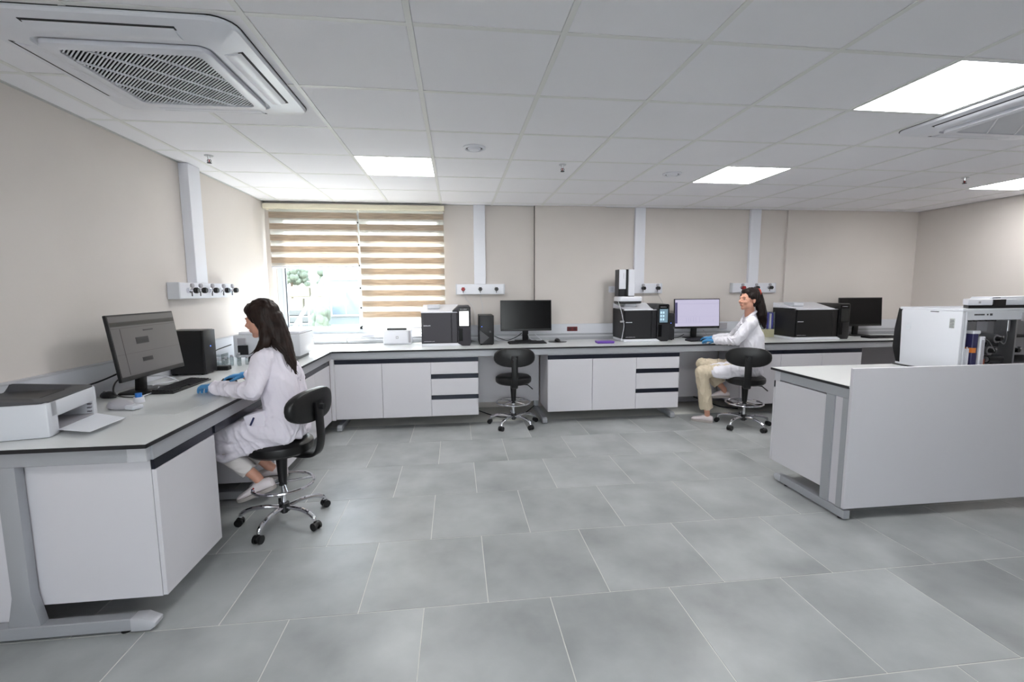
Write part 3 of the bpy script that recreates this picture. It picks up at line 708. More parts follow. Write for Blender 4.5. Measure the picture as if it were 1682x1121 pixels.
tag(obj('paper_sheet', prism(NB(), [(-1.76, 2.21), (-1.59, 2.15), (-1.597, 2.38), (-1.80, 2.49)], 'z', BZ+.019, BZ+.0205), PAPER), 'white sheet of paper sticking out of the near printer', 'paper')
bpy.data.objects['paper_sheet'].data.transform(Matrix.Translation((0, 0, -.0)))
tag(obj('desk_mat', prism(NB(), [(-1.65, 2.505), (-1.43, 2.475), (-1.37, 2.90), (-1.62, 2.93)], 'z', BZ, BZ+.0015), mat('pale_mat', (214, 217, 217), .25)), 'thin pale sheet lying flat in front of the left keyboard', 'mat')
# cables by monitor 1
cable([(-2.02, 3.10, .98), (-1.98, 2.90, .95), (-1.92, 2.80, .90), (-1.90, 2.90, .86), (-1.93, 3.02, .858)], .0045, 'black cable loop hanging below the left edge of the lit grey monitor')
cable([(-2.1, 2.3, .98), (-2.08, 2.6, .95), (-2.05, 2.85, .96), (-2.0, 3.0, 1.0)], .005, 'black cable running from the near printer to the lit grey monitor')
cable([(-2.0, 3.15, .94), (-1.92, 3.25, .92), (-1.9, 3.35, .87), (-1.95, 3.4, .86), (-1.97, 3.2, .87)], .004, 'white cable tangle behind the stand of the lit grey monitor', OFFW)
cable([(-1.86, 2.93, .86), (-1.86, 3.05, .862), (-1.90, 3.15, .87)], .003, 'thin white lead running to the left keyboard', OFFW)
cable([(.44, 5.40, .93), (.5, 5.42, .90), (.6, 5.45, .87), (.7, 5.48, .90), (.78, 5.5, .95)], .005, 'black cable between the triangle-front computer and the off monitor')
cable([(.44, 5.42, .90), (.52, 5.46, .862), (.66, 5.5, .87), (.76, 5.54, .95)], .004, 'white cable between the triangle-front computer and the off monitor', OFFW)
cable([(.92, 5.54, .96), (.98, 5.52, .90), (1.02, 5.5, .862), (.9, 5.5, .87), (.86, 5.53, .93)], .004, 'white cable loop behind the off monitor stand', OFFW)
cable([(2.72, 5.52, .95), (2.66, 5.5, .88), (2.75, 5.48, .862), (2.85, 5.5, .90)], .004, 'black cable loop behind the lit lavender monitor')
cable([(3.12, 5.53, .95), (3.16, 5.5, .88), (3.10, 5.48, .862)], .004, 'grey cable behind the right side of the lit lavender monitor', LGREY)
cable([(4.98, 5.45, .93), (5.02, 5.42, .865), (5.1, 5.45, .87), (5.08, 5.48, .95)], .004, 'pale cable loop behind the far right monitor', OFFW)
cable([(.15, 5.40, .90), (.2, 5.42, .88), (.26, 5.42, .87)], .004, 'pale cable between first instrument and its computer', OFFW)

# small white printer by the window
T = thing('laser_printer', 'small white printer with a black slot standing in front of the window', 'printer', (-.683, 5.4, BZ))
b = NB(); bx(b, -.842, -.525, 5.40, 5.585, BZ, BZ+.165, .008, 2); obj('shell', b, PVC, T)
obj('front_flap', box(-.835, -.56, 5.393, 5.401, BZ+.012, BZ+.15, bev=.003), PVC, T)
obj('top_slot', box(-.80, -.58, 5.43, 5.50, BZ+.160, BZ+.184, bev=.003), BLK, T)
obj('side_grip', box(-.555, -.53, 5.392, 5.401, BZ+.02, BZ+.155, bev=.002), LGREY, T)
b = NB(); bx(b, -.697, -.669, 5.3905, 5.394, BZ+.068, BZ+.096, .001); lg = obj('logo', b, LGREY, T); obj('logo_inset', box(-.690, -.676, 5.3895, 5.3912, BZ+.075, BZ+.089), PVC, lg)

# gas chromatographs
def lettering(T, n, x0, x1, z0, z1, y, m_, par=None, name='lettering'):
    b = NB(); x = x0
    for k in range(n):
        wd = (x1-x0)/n; bx(b, x+wd*.1, x+wd*.82, y-.0012, y+.0005, z0, z1-random.choice((0, 0, .002))); x += wd
    return obj(name, b, m_, par or T, sm=False, world=False)
def gc(loc, rz, label, shell, w=.54, d=.42, h=.44, scr=None, sidew=True):
    """local: x right from left edge 0..w, y depth 0..d from front 0"""
    T = thing('gas_chromatograph', label, 'instrument', loc, rz, 'dark benchtop gas chromatographs')
    cw = .145; mwid = w-cw
    obj('base_tray', prism(NB(), [(0, 0), (mwid+.03, 0), (mwid+.09, .03), (0, .03)], 'y', -.02, d, bev=.004), PVC, T, world=False)
    obj('oven_body', box(.0, mwid, .0, d, .03, h-.055, bev=.003), shell, T, world=False)
    obj('oven_door', box(.012, mwid-.07, -.014, .002, .042, h-.07, bev=.004), shell, T, world=False)
    obj('door_side', box(mwid-.066, mwid-.004, -.010, .002, .042, h-.07, bev=.003), shell, T, world=False)
    obj('side_lining', box(-.004, .001, .0, d, .03, h-.05, bev=.001), OFFW if not sidew else shell, T, world=False)
    # white sloping lid
    obj('top_lid', loft(NB(), [[(x, y, z) for x, y, z in ((-.004, -.016, h-.068), (mwid, -.016, h-.068), (mwid, d, h-.055), (-.004, d, h-.055))],
        [(x, y, z) for x, y, z in ((-.004, -.016, h-.055), (mwid-.03, -.016, h-.055), (mwid+.01, d, h+.01), (-.004, d, h+.01))]]), PVC, T, sm=False, world=False)
    obj('injector_cover', box(.06, .20, .12, .30, h-.03, h+.018, bev=.008), OFFW, T, world=False)
    # control column
    obj('control_column', prism(NB(), [(mwid, .03), (mwid+.05, .0), (w-.012, .0), (w, .03), (w, h-.01), (w-.014, h+.004), (mwid+.01, h+.004), (mwid-.055, h-.045), (mwid-.055, h-.06), (mwid, h-.06)], 'y', -.024, d-.04, bev=.004), shell, T, world=False)
    obj('column_recess', box(mwid+.008, mwid+.055, -.0262, -.0225, .055, .20, bev=.002), SCR, T, world=False)
    fr = obj('display_bezel', box(mwid+.012, w-.012, -.030, -.022, h-.225, h-.008, bev=.004), SCR, T, world=False)
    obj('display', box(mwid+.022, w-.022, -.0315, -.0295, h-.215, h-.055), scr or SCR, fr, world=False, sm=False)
    lettering(T, 4, mwid+.03, w-.04, h-.035, h-.028, -.0305, LGREY, fr, 'status_icons')
    lettering(T, 8, .02, .098, h-.215, h-.205, -.0145, OFFW)
    lettering(T, 9, .02, .14, .052, .058, -.0145, LGREY)
    return T
gc((-.385, 5.165, BZ), 0, 'dark grey chromatograph with white glare painted on its display, right of the window', BLK2, scr=SCR_GLARE)
G2 = gc((1.955, 5.225, BZ), 0, 'black chromatograph with a tall white autosampler tower on top', BLK3, w=.55, d=.37, scr=mat('blue_grey_screen', (90, 110, 122), .3, emit=.5))
gc((4.045, 5.09, BZ), 0, 'black chromatograph at the right with a dark display, behind the island', BLK, w=.70, d=.40, h=.43, scr=mat('dim_screen', (24, 27, 26), .3))
# icons on gc2 display
g = bpy.data.objects['gas_chromatograph.001']
fr = [c for c in g.children if c.name.startswith('display_bezel')][0]
for i in range(3):
    for j in range(2): obj('screen_icon', box(.435+.03*j, .455+.03*j, -.0322, -.0314, .25+.04*i, .275+.04*i), mat('icon_pale', (150, 175, 190), .4, emit=.6), fr, world=False, sm=False)
# autosampler
T = thing('autosampler_tower', 'tall white and black autosampler tower standing on the black chromatograph', 'autosampler', (2.0, 5.35, BZ+.45))
z0 = BZ+.447; y0 = 5.30
b = NB(); rr = []
for k, z in ((.92, z0), (1, z0+.006), (1, z0+.035), (.95, z0+.045)): rr.append([(x, y, z) for x, y in rrect(.29*k, .20*k, .04, 5, 2.06, y0+.09)])
obj('base_plate', loft(NB(), rr), BLK, T)
rr = []
for k, z in ((.99, z0+.028), (1.03, z0+.034), (1.03, z0+.075), (.97, z0+.085)): rr.append([(x, y, z) for x, y in rrect(.29*k, .20*k, .04, 5, 2.06, y0+.09)])
obj('base_cover', loft(NB(), rr), PVC, T)
obj('left_housing', box(1.925, 2.008, y0+.02, y0+.16, z0+.175, z0+.405, bev=.005), PVC, T)
obj('vial_turret', box(1.925, 2.0, y0+.02, y0+.16, z0+.088, z0+.175, bev=.003), BLK3, T)
obj('left_edge', box(1.918, 1.926, y0+.03, y0+.15, z0+.09, z0+.405), DGREY, T)
obj('centre_column', box(2.008, 2.04, y0+.035, y0+.16, z0+.088, z0+.408, bev=.002), BLK, T)
obj('right_housing', box(2.04, 2.115, y0+.02, y0+.16, z0+.088, z0+.408, bev=.005), PVC, T)
obj('right_foot', box(2.03, 2.11, y0+.015, y0+.12, z0+.080, z0+.092), BLK, T)
b = NB()
for k in range(7): bx(b, 1.975, 1.981, y0+.0185, y0+.0205, z0+.30+.009*k, z0+.306+.009*k)
obj('lettering', b, LGREY, T)
cable([(1.915, 5.34, z0+.06), (1.93, 5.24, 1.20), (1.925, 5.185, 1.14), (1.945, 5.19, 1.05), (1.92, 5.17, .93), (1.90, 5.15, .875)], .004, 'white cable with a plug hanging down the side of the black chromatograph', OFFW)
tag(obj('cable_plug', box(1.895, 1.94, 5.165, 5.195, 1.085, 1.105, bev=.004), LGREY), 'grey cable plug dangling at the left side of the black chromatograph', 'plug')
cable([(2.34, YB-.08, 1.43), (2.34, YB-.08, 1.38), (2.35, YB-.08, 1.30)], .002, 'thin gas line hanging from the middle tap above the black chromatograph', LGREY, 'gas_line')
cable([(2.53, YB-.08, 1.43), (2.55, YB-.08, 1.38), (2.60, YB-.08, 1.30), (2.62, YB-.08, 1.2)], .002, 'thin gas line hanging from the right tap above the black chromatograph', LGREY, 'gas_line')
cable([(.29, YB-.08, 1.43), (.30, YB-.03, 1.35), (.32, YB-.01, 1.25), (.32, YB-.03, .93)], .002, 'thin gas line hanging from the middle knob beside the window', OFFW, 'gas_line')
cable([(.09, YB-.08, 1.43), (.12, YB-.03, 1.36), (.2, YB-.01, 1.27), (.24, YB-.02, 1.1), (.22, YB-.03, .93)], .002, 'thin gas line hanging from the red knob beside the window', OFFW, 'gas_line')
# purple pad, cartons
T = thing('purple_box', 'flat purple box lying on the bench edge left of the black chromatograph', 'box', (1.70, 5.16, BZ))
obj('lid', box(1.60, 1.80, 5.09, 5.20, BZ+.008, BZ+.026, bev=.003), PURPLE, T); obj('tray', box(1.604, 1.796, 5.094, 5.196, BZ, BZ+.009), mat('deep_purple', (80, 52, 130), .5), T)
T = thing('solvent_box', 'cream carton topped by a clear bottle holder behind the ponytail woman', 'box', (3.98, 5.50, BZ))
obj('carton', box(3.90, 4.04, 5.44, 5.56, BZ, BZ+.10, bev=.002), mat('beige_card', (196, 192, 160), .7), T)
b = NB(); bx(b, 3.90, 3.905, 5.44, 5.56, BZ+.10, BZ+.32); bx(b, 4.035, 4.04, 5.44, 5.56, BZ+.10, BZ+.32); bx(b, 3.90, 4.04, 5.553, 5.56, BZ+.10, BZ+.32); bx(b, 3.90, 4.04, 5.44, 5.56, BZ+.10, BZ+.105)
obj('clear_holder', b, VIAL, T)
for k, (x, c) in enumerate(((3.93, PAPER), (3.96, mat('violet_blue', (80, 80, 160), .5)), (3.995, OFFW), (4.02, MATS['violet_blue']))):
    obj('leaflet', box(x-.010, x+.010, 5.46, 5.545, BZ+.106, BZ+.30+.01*(k % 2)), c, T)
# small grey block behind woman2
tag(obj('wall_gadget', box(3.36, 3.48, YB-.10, YB-.076, .955, 1.03, bev=.004), LGREY), 'small grey box on the bench upstand behind the ponytail woman arm', 'device')

# left corner instrument
T = thing('benchtop_analyzer', 'pale boxy benchtop analyzer in the window corner behind the dark-haired woman', 'instrument', (-1.66, 4.52, BZ))
x0, x1, y0, y1 = -1.965, -1.40, 4.30, 4.72
obj('body', box(x0, x1, y0+.01, y1, BZ+.035, BZ+.235, bev=.012, seg=2), OFFW, T)
obj('lid', box(x0+.04, x1-.01, y0+.03, y1-.01, BZ+.232, BZ+.262, bev=.008, seg=2), PVC, T)
obj('lid_seam', box(x0+.038, x1-.008, y0+.027, y1-.008, BZ+.231, BZ+.237), DGREY, T)
obj('display', box(x0+.04, x0+.11, y0-.001, y0+.011, BZ+.15, BZ+.21, bev=.002), LGREY, T)
obj('window', box(x0+.04, x0+.125, y0-.002, y0+.011, BZ+.06, BZ+.145, bev=.002), BLK3, T)
obj('base', box(x0+.12, x1-.04, y0+.0, y1-.04, BZ+.0, BZ+.038), BLK, T)
for k, (x, y) in enumerate(((x0+.03, y0+.04), (x0+.03, y1-.04))): obj('foot', cyl(NB(), (x, y, BZ), (x, y, BZ+.036), .014), BLK, T)
vd = [(-1.965, 4.16, .05, .015), (-1.925, 4.18, .06, .014), (-1.89, 4.10, .075, .013), (-1.855, 4.15, .085, .016), (-1.82, 4.08, .07, .015), (-1.785, 4.14, .055, .014), (-1.94, 4.07, .045, .013), (-1.995, 4.08, .05, .014)]
vn = ['clear glass vial, leftmost at the back of the vial cluster', 'clear glass vial, second from left by the analyzer', 'tall clear vial in the middle of the vial cluster', 'tallest clear vial in front of the analyzer window', 'clear vial right of the tallest one', 'rightmost short clear vial by the analyzer', 'short clear vial at the front of the cluster', 'outermost clear vial nearest the left wall']
for (x, y, h_, r), lb in zip(vd, vn):
    T = thing('glass_vial', lb, 'vial', (x, y, BZ), 0, 'glass vials by the left analyzer')
    obj('glass', cyl(NB(), (x, y, BZ), (x, y, BZ+h_), r, n=14), VIAL, T); obj('cap', cyl(NB(), (x, y, BZ+h_), (x, y, BZ+h_+.014), r*.8, n=14), LGREY, T)
tag(obj('white_carton', box(-2.08, -2.0, 3.95, 4.05, BZ, BZ+.10, bev=.002), PVC), 'small white carton beside the black computer on the left bench', 'carton')
T = thing('clear_rack', 'low clear plastic rack beside the glass vials on the left bench', 'rack', (-2.03, 4.2, BZ))
b = NB()
for x in (-2.09, -1.99): bx(b, x, x+.004, 4.14, 4.26, BZ, BZ+.09)
bx(b, -2.09, -1.986, 4.14, 4.26, BZ+.07, BZ+.074); bx(b, -2.09, -1.986, 4.14, 4.26, BZ, BZ+.004); obj('rack_frame', b, VIAL, T)
cable([(-1.97, 3.83, .99), (-1.95, 3.95, .98), (-2.0, 4.1, .985), (-2.0, 4.35, 1.0)], .005, 'black lead from the left computer to the pale analyzer')
T = thing('power_strip', 'short black power adapter behind the left computer', 'adapter', (-1.87, 3.87, BZ)); obj('body', box(-1.93, -1.80, 3.84, 3.90, BZ, BZ+.035, bev=.006), BLK, T)
obj('lead', tube(NB(), spline([(-1.93, 3.87, .87), (-2.0, 3.9, .88), (-2.05, 3.95, .86)], 6), .004, 6), BLK, T)

# ------------------------------------------------------------------ island instruments
T = thing('large_analyzer', 'large white floor-grey analyzer on the island with a black rear edge and open front bay', 'instrument', (3.9, 3.05, IZ))
X0, X1, Y0, Y1 = 3.51, 4.75, 2.82, 3.285; ZT = 1.325
INS = mat('bay_grey', (150, 148, 150), .45, metal=.2); SIL = mat('steel', (170, 170, 172), .3, metal=.9)
obj('side_panel', prism(NB(), [(Y0, IZ+.015), (Y1-.035, IZ+.015), (Y1-.02, ZT-.03), (Y1-.03, ZT-.015), (Y0, ZT-.02)], 'x', X0, X0+.03, bev=.004), OFFW, T)
obj('rear_edge', prism(NB(), [(Y1-.04, IZ+.01), (Y1, IZ+.01), (Y1+.04, 1.0), (Y1+.035, 1.15), (Y1+.01, ZT-.01), (Y1-.025, ZT-.01)], 'x', X0+.005, X0+.05, bev=.004), BLK, T)
obj('rear_panel', box(X0+.03, X1, Y1-.03, Y1, IZ+.015, ZT-.02), OFFW, T)
obj('top_cover', box(X0, X1, Y0, Y1, ZT-.02, ZT, bev=.008, seg=2), OFFW, T)
obj('bottom_plate', box(X0, X1, Y0, Y1, IZ+.004, IZ+.016), OFFW, T)
for x in (X0+.05, X1-.05):
    for y in (Y0+.04, Y1-.05): obj('foot', cyl(NB(), (x, y, IZ), (x, y, IZ+.005), .02), BLK, T)
fa = obj('front_fascia', box(X0+.03, X1, Y0-.004, Y0+.02, 1.245, ZT-.018, bev=.003), OFFW, T)
b = NB()
for k in range(7): bx(b, 3.60+k*.012, 3.609+k*.012, Y0-.0055, Y0-.003, 1.278, 1.289)
bx(b, 3.70, 3.712, Y0-.0055, Y0-.003, 1.278, 1.289); bx(b, 3.725, 3.745, Y0-.0055, Y0-.003, 1.276, 1.291)
obj('lettering', b, DGREY, fa, sm=False)
obj('control_block', box(3.985, 4.04, Y0-.012, Y0-.003, 1.235, 1.295, bev=.002), LGREY, fa)
obj('bay_back', box(X0+.03, X1, Y0+.135, Y0+.15, IZ+.016, 1.25), INS, T)
obj('side_post', box(X0+.031, X0+.045, Y0-.002, Y0+.03, IZ+.016, 1.245, bev=.002), OFFW, T)
obj('divider', box(3.955, 3.968, Y0+.0, Y0+.135, IZ+.016, 1.245), SIL, T)
obj('vent_plate', box(3.62, 3.68, Y0+.125, Y0+.134, 1.17, 1.235, bev=.002), DGREY, T); obj('vent_plate', box(3.80, 3.89, Y0+.128, Y0+.134, 1.15, 1.235, bev=.002), LGREY, T)
obj('inner_column', box(3.915, 3.935, Y0+.02, Y0+.06, 1.16, 1.24, bev=.002), SIL, T)
b = NB()
for k in range(5): bx(b, 3.575+.05*k, 3.602+.05*k, Y0+.01, Y0+.12, 1.235, 1.244)
obj('light_baffle', b, BLK, T)
cylb = obj('column_clamp', box(3.64, 3.685, Y0+.02, Y0+.07, IZ+.02, 1.15, bev=.004), mat('navy_tube', (48, 46, 86), .4), T)
obj('clamp_cap', box(3.635, 3.695, Y0+.015, Y0+.075, 1.145, 1.168, bev=.004), PVC, cylb); obj('orange_band', box(3.637, 3.668, Y0+.016, Y0+.074, 1.01, 1.045), ORANGE, cylb)
obj('white_manifold', box(3.705, 3.745, Y0+.02, Y0+.07, .89, 1.125, bev=.004), PVC, T)
obj('manifold_slot', box(3.715, 3.735, Y0+.018, Y0+.022, .91, 1.10), LGREY, T)
b = NB()
for k in range(5): cyl(b, (3.572+.013*k, Y0+.03, .88), (3.572+.013*k, Y0+.03, 1.04+.012*(k % 2)), .004, n=8)
obj('tubing_bundle', b, PVC, T)
obj('tubing_block', box(3.565, 3.63, Y0+.06, Y0+.12, IZ+.02, 1.10, bev=.003), DGREY, T)
for k, (x, z) in enumerate(((3.865, 1.105), (3.815, 1.02), (4.02, 1.02))):
    v = obj('pump_head', cyl(NB(), (x, Y0+.13, z), (x, Y0+.04, z), .036, .030, 20), SIL, T)
    obj('pump_boss', cyl(NB(), (x, Y0+.04, z), (x, Y0+.01, z), .018, .014, 16), BLK, v)
    obj('pump_nut', cyl(NB(), (x+.02, Y0+.035, z+.015), (x+.02, Y0+.015, z+.015), .009, .009, 8), CHROME, v)
for x in (3.83, 4.02):
    v = obj('pump_motor', cyl(NB(), (x-.03, Y0+.05, .955), (x+.09, Y0+.05, .955), .028, n=16), BLK, T); obj('motor_cap', cyl(NB(), (x-.05, Y0+.05, .955), (x-.03, Y0+.05, .955), .022, n=16), SIL, v)
obj('motor_bracket', box(3.80, 3.90, Y0+.05, Y0+.12, 1.045, 1.075, bev=.003), BLK3, T)
for z in (1.15, 1.185): obj('red_label', box(4.0, 4.07, Y0+.126, Y0+.134, z-.010, z+.012, bev=.002), RED, T)
obj('bay_rail', box(3.968, X1, Y0+.05, Y0+.12, 1.11, 1.125), BLK, T)
obj('copper_fitting', cyl(NB(), (3.765, Y0+.04, .9), (3.765, Y0+.04, .96), .01, n=10), mat('copper', (180, 110, 90), .35, metal=.8), T)
b = NB(); tube(b, spline([(3.865, Y0+.03, 1.10), (3.90, Y0+.02, 1.07), (3.93, Y0+.03, 1.12), (3.92, Y0+.04, 1.2)], 8), .003, 6); tube(b, spline([(3.815, Y0+.01, 1.02), (3.76, Y0+.01, 1.09), (3.72, Y0+.03, 1.12)], 8), .003, 6)
obj('steel_tube', b, SIL, T)
# stickers on side
s_ = obj('rating_sticker', box(X0-.0012, X0+.001, 2.865, 2.90, 1.185, 1.255), mat('sticker', (178, 182, 180), .5), T)
b = NB()
for k in range(6): bx(b, X0-.002, X0-.001, 2.868+.002*(k % 2), 2.897, 1.19+.010*k, 1.194+.010*k)
obj('sticker_print', b, DGREY, s_, sm=False)
obj('round_mark', cyl(NB(), (X0-.001, 3.20, 1.17), (X0+.001, 3.20, 1.17), .02), mat('mark', (196, 200, 206), .5), T)
obj('top_latch', box(X0-.002, X0+.003, 2.98, 3.04, ZT-.030, ZT-.024), DGREY, T)
# unit on top
T = thing('tray_module', 'flat white module with a black base on top of the large analyzer', 'instrument', (3.95, 3.0, ZT))
pf = lambda g: [(3.60+g, 2.86+g*.5), (4.7, 2.86+g*.5), (4.7, 3.08), (3.90, 3.08), (3.72+g, 2.99)]
obj('base', prism(NB(), pf(0), 'z', ZT, ZT+.022, bev=.003), BLK, T)
obj('cover', prism(NB(), pf(-.008), 'z', ZT+.022, ZT+.066, bev=.006), PVC, T)
obj('raised_lid', prism(NB(), [(3.80, ZT+.064), (4.4, ZT+.064), (4.36, ZT+.086), (3.82, ZT+.080)], 'y', 2.89, 3.02, bev=.003), PVC, T)
obj('front_gap', box(3.79, 3.885, 2.845, 2.86, ZT+.018, ZT+.064), BLK, T)
b = NB()
for k in range(6): bx(b, 3.83+k*.011, 3.838+k*.011, 2.8875, 2.8905, ZT+.070, ZT+.076)
obj('lettering', b, DGREY, T, sm=False); obj('badge', box(3.675, 3.690, 2.853, 2.857, ZT+.036, ZT+.050), LGREY, T)
cable([(3.42, 3.22, IZ+.012), (3.45, 3.12, IZ+.006), (3.47, 3.02, IZ+.010), (3.48, 2.95, IZ+.02)], .006, 'dark cable along the foot of the large white analyzer')

# ------------------------------------------------------------------ stools
def stool(c, castor0, backdir, label, hz=.0, levdir=0.3, cast=None):
    x, y = c
    T = thing('lab_stool', label, 'stool', (x, y, 0), 0, 'black swivel lab stools with chrome bases')
    V = lambda px, py, pz: (x+px, y+py, pz)
    obj('hub', cyl(cyl(NB(), V(0, 0, .075), V(0, 0, .125), .036, .03), V(0, 0, .06), V(0, 0, .08), .02), BLK3, T)
    for k in range(5):
        a = math.radians(castor0+72*k); ca, sa = math.cos(a), math.sin(a)
        P_ = lambda r, z, s=0: V(r*ca-s*sa, r*sa+s*ca, z)
        L_ = obj('leg', tube(NB(), spline([P_(.025, .098), P_(.12, .108), P_(.20, .100), P_(.25, .078), P_(.262, .055)], 5), [.014]*17+[.012]*4, 10), CHROME, T)
        b = NB(); ca2 = P_(.268, .024)
        for s in (-.017, .017):
            p0 = Vector(P_(.268, .025, s-.008)); p1 = Vector(P_(.268, .025, s+.008)); cyl(b, p0, p1, .025, n=18)
        cyl(b, Vector(P_(.268, .025, -.012)), Vector(P_(.268, .025, .012)), .014, n=12); cyl(b, P_(.262, .035), P_(.262, .058), .008, n=10)
        ell(b, P_(.268, .034), (.022, .022, .018), 10)
        obj('caster', b, BLK, L_)
    obj('gas_column', cyl(NB(), V(0, 0, .10), V(0, 0, .30), .014, n=18), CHROME, T)
    obj('column_cover', loft(NB(), [[V(r*math.cos(q*PI/10), r*math.sin(q*PI/10), z) for q in range(20)] for r, z in ((.026, .275), (.027, .30), (.030, .36), (.034, .42), (.033, .455), (.024, .47))]), BLK, T)
    ring = [V(.183*math.cos(q*PI/18), .183*math.sin(q*PI/18), .255) for q in range(36)]
    rg = obj('foot_ring', tube(NB(), ring, .0095, 10, True), CHROME, T)
    for k in range(4):
        a = backdir+PI/4+k*PI/2; obj('ring_spoke', tube(NB(), [V(.02*math.cos(a), .02*math.sin(a), .262), V(.18*math.cos(a), .18*math.sin(a), .255)], .007, 8), CHROME, rg)
    obj('ring_clamp', cyl(NB(), V(0, 0, .245), V(0, 0, .275), .024), BLK, rg)
    rr = []
    for k, z in ((.55, .462), (.9, .468), (1, .485), (1.02, .51), (1, .532), (.9, .548), (.6, .553), (.2, .550)):
        rr.append([V(.192*k*math.cos(q*PI/18), .192*k*math.sin(q*PI/18), z) for q in range(36)])
    obj('seat', loft(NB(), rr), VINYL, T)
    bd = Vector((math.cos(backdir), math.sin(backdir), 0)); sd_ = Vector((-bd.y, bd.x, 0)); C0 = Vector((x, y, 0))
    # back post: flat bar bent upward
    path = spline([C0+bd*.03+Vector((0, 0, .458)), C0+bd*.17+Vector((0, 0, .452)), C0+bd*.255+Vector((0, 0, .475)), C0+bd*.285+Vector((0, 0, .56)), C0+bd*.285+Vector((0, 0, .68)), C0+bd*.280+Vector((0, 0, .80))], 6)
    rings = []
    for i, p in enumerate(path):
        d = (path[min(i+1, len(path)-1)]-path[max(i-1, 0)]).normalized(); nrm = sd_.cross(d).normalized()
        rings.append([p+sd_*.033*cx_+nrm*.011*cy_ for cx_, cy_ in ((-1, -.6), (-.8, -1), (.8, -1), (1, -.6), (1, .6), (.8, 1), (-.8, 1), (-1, .6))])
    obj('back_post', loft(NB(), rings), BLK, T)
    b = NB()
    kb = C0+bd*.29+Vector((0, 0, .77)); cyl(b, kb, kb+bd*.03, .02, .018, 16); obj('adjust_knob', b, BLK3, T)
    rings = []
    N_ = 28
    for i, (k, t_) in enumerate(((.80, .030), (.95, .024), (1.0, .010), (1.0, -.010), (.95, -.024), (.78, -.034), (.4, -.040), (.05, -.041))):
        ring_ = []
        for q in range(N_):
            a = 2*PI*q/N_; cu = math.copysign(abs(math.cos(a))**.8, math.cos(a)); sv = math.copysign(abs(math.sin(a))**.8, math.sin(a))
            u = .213*k*cu; v = .100*k*sv
            curve = -(u/.213)**2*.035
            ring_.append(C0+bd*(.250+t_+curve)+sd_*u+Vector((0, 0, .780+v)))
        rings.append(ring_)
    obj('backrest', loft(NB(), rings), VINYL, T)
    ld = Vector((math.cos(levdir), math.sin(levdir), 0))
    obj('lever', tube(NB(), [C0+ld*.03+Vector((0, 0, .458)), C0+ld*.16+Vector((0, 0, .45)), C0+ld*.215+Vector((0, 0, .405))], .006, 8), BLK, T)
    return T
stool((-1.12, 2.98), -103, math.radians(-18), 'black swivel stool under the woman with long loose hair', levdir=2.5)
stool((.60, 4.89), -54-0, math.radians(-94), 'empty black swivel stool at the back bench, seen from behind', levdir=math.radians(-20))
stool((3.05, 4.51), -79, math.radians(-120), 'black swivel stool under the woman in beige trousers', levdir=math.radians(-40))

# ------------------------------------------------------------------ people
def capsule(bm, a, b_, ra, rb, n=14):
    a, b_ = Vector(a), Vector(b_); L_ = (b_-a).length
    ell(bm, a, (ra,)*3, n); ell(bm, b_, (rb,)*3, n); cyl(bm, a, b_, ra, rb, n); return bm
def chain(bm, P, n=14):
    """P: list of (x,y,z,r)"""
    for p, q in zip(P, P[1:]): capsule(bm, p[:3], q[:3], p[3], q[3], n)
def hem(bm, a, b_, ra, rb, n=18): cyl(bm, a, b_, ra, rb, n)
def blob(name, bm, voxel, its, m_, parent, disp=None, label=None):
    me = bpy.data.meshes.new(name); bmesh.ops.recalc_face_normals(bm, faces=bm.faces[:]); bm.to_mesh(me); bm.free()
    o = bpy.data.objects.new(name, me); col.objects.link(o)
    r = o.modifiers.new('r', 'REMESH'); r.mode = 'VOXEL'; r.voxel_size = voxel; r.use_smooth_shade = True
    s = o.modifiers.new('s', 'SMOOTH'); s.iterations = its; s.factor = .5
    dg = bpy.context.evaluated_depsgraph_get(); ev = o.evaluated_get(dg)
    me2 = bpy.data.meshes.new_from_object(ev); o.modifiers.clear(); o.data = me2; bpy.data.meshes.remove(me)
    if disp:
        nn = [v.normal.copy() for v in me2.vertices]
        for v, n_ in zip(me2.vertices, nn): v.co = v.co + n_*disp(v.co)
    for p in me2.polygons: p.use_smooth = True
    me2.materials.clear(); me2.materials.append(m_)
    if parent:
        me2.transform(mw(parent).inverted()); o.parent = parent
    if label: o['label'] = label
    return o
def frame(F, up=(0, 0, 1)):
    F = Vector(F).normalized(); L_ = Vector(up).cross(F).normalized(); U = F.cross(L_)
    return Matrix((F, L_, U)).transposed()      # columns: forward, left, up
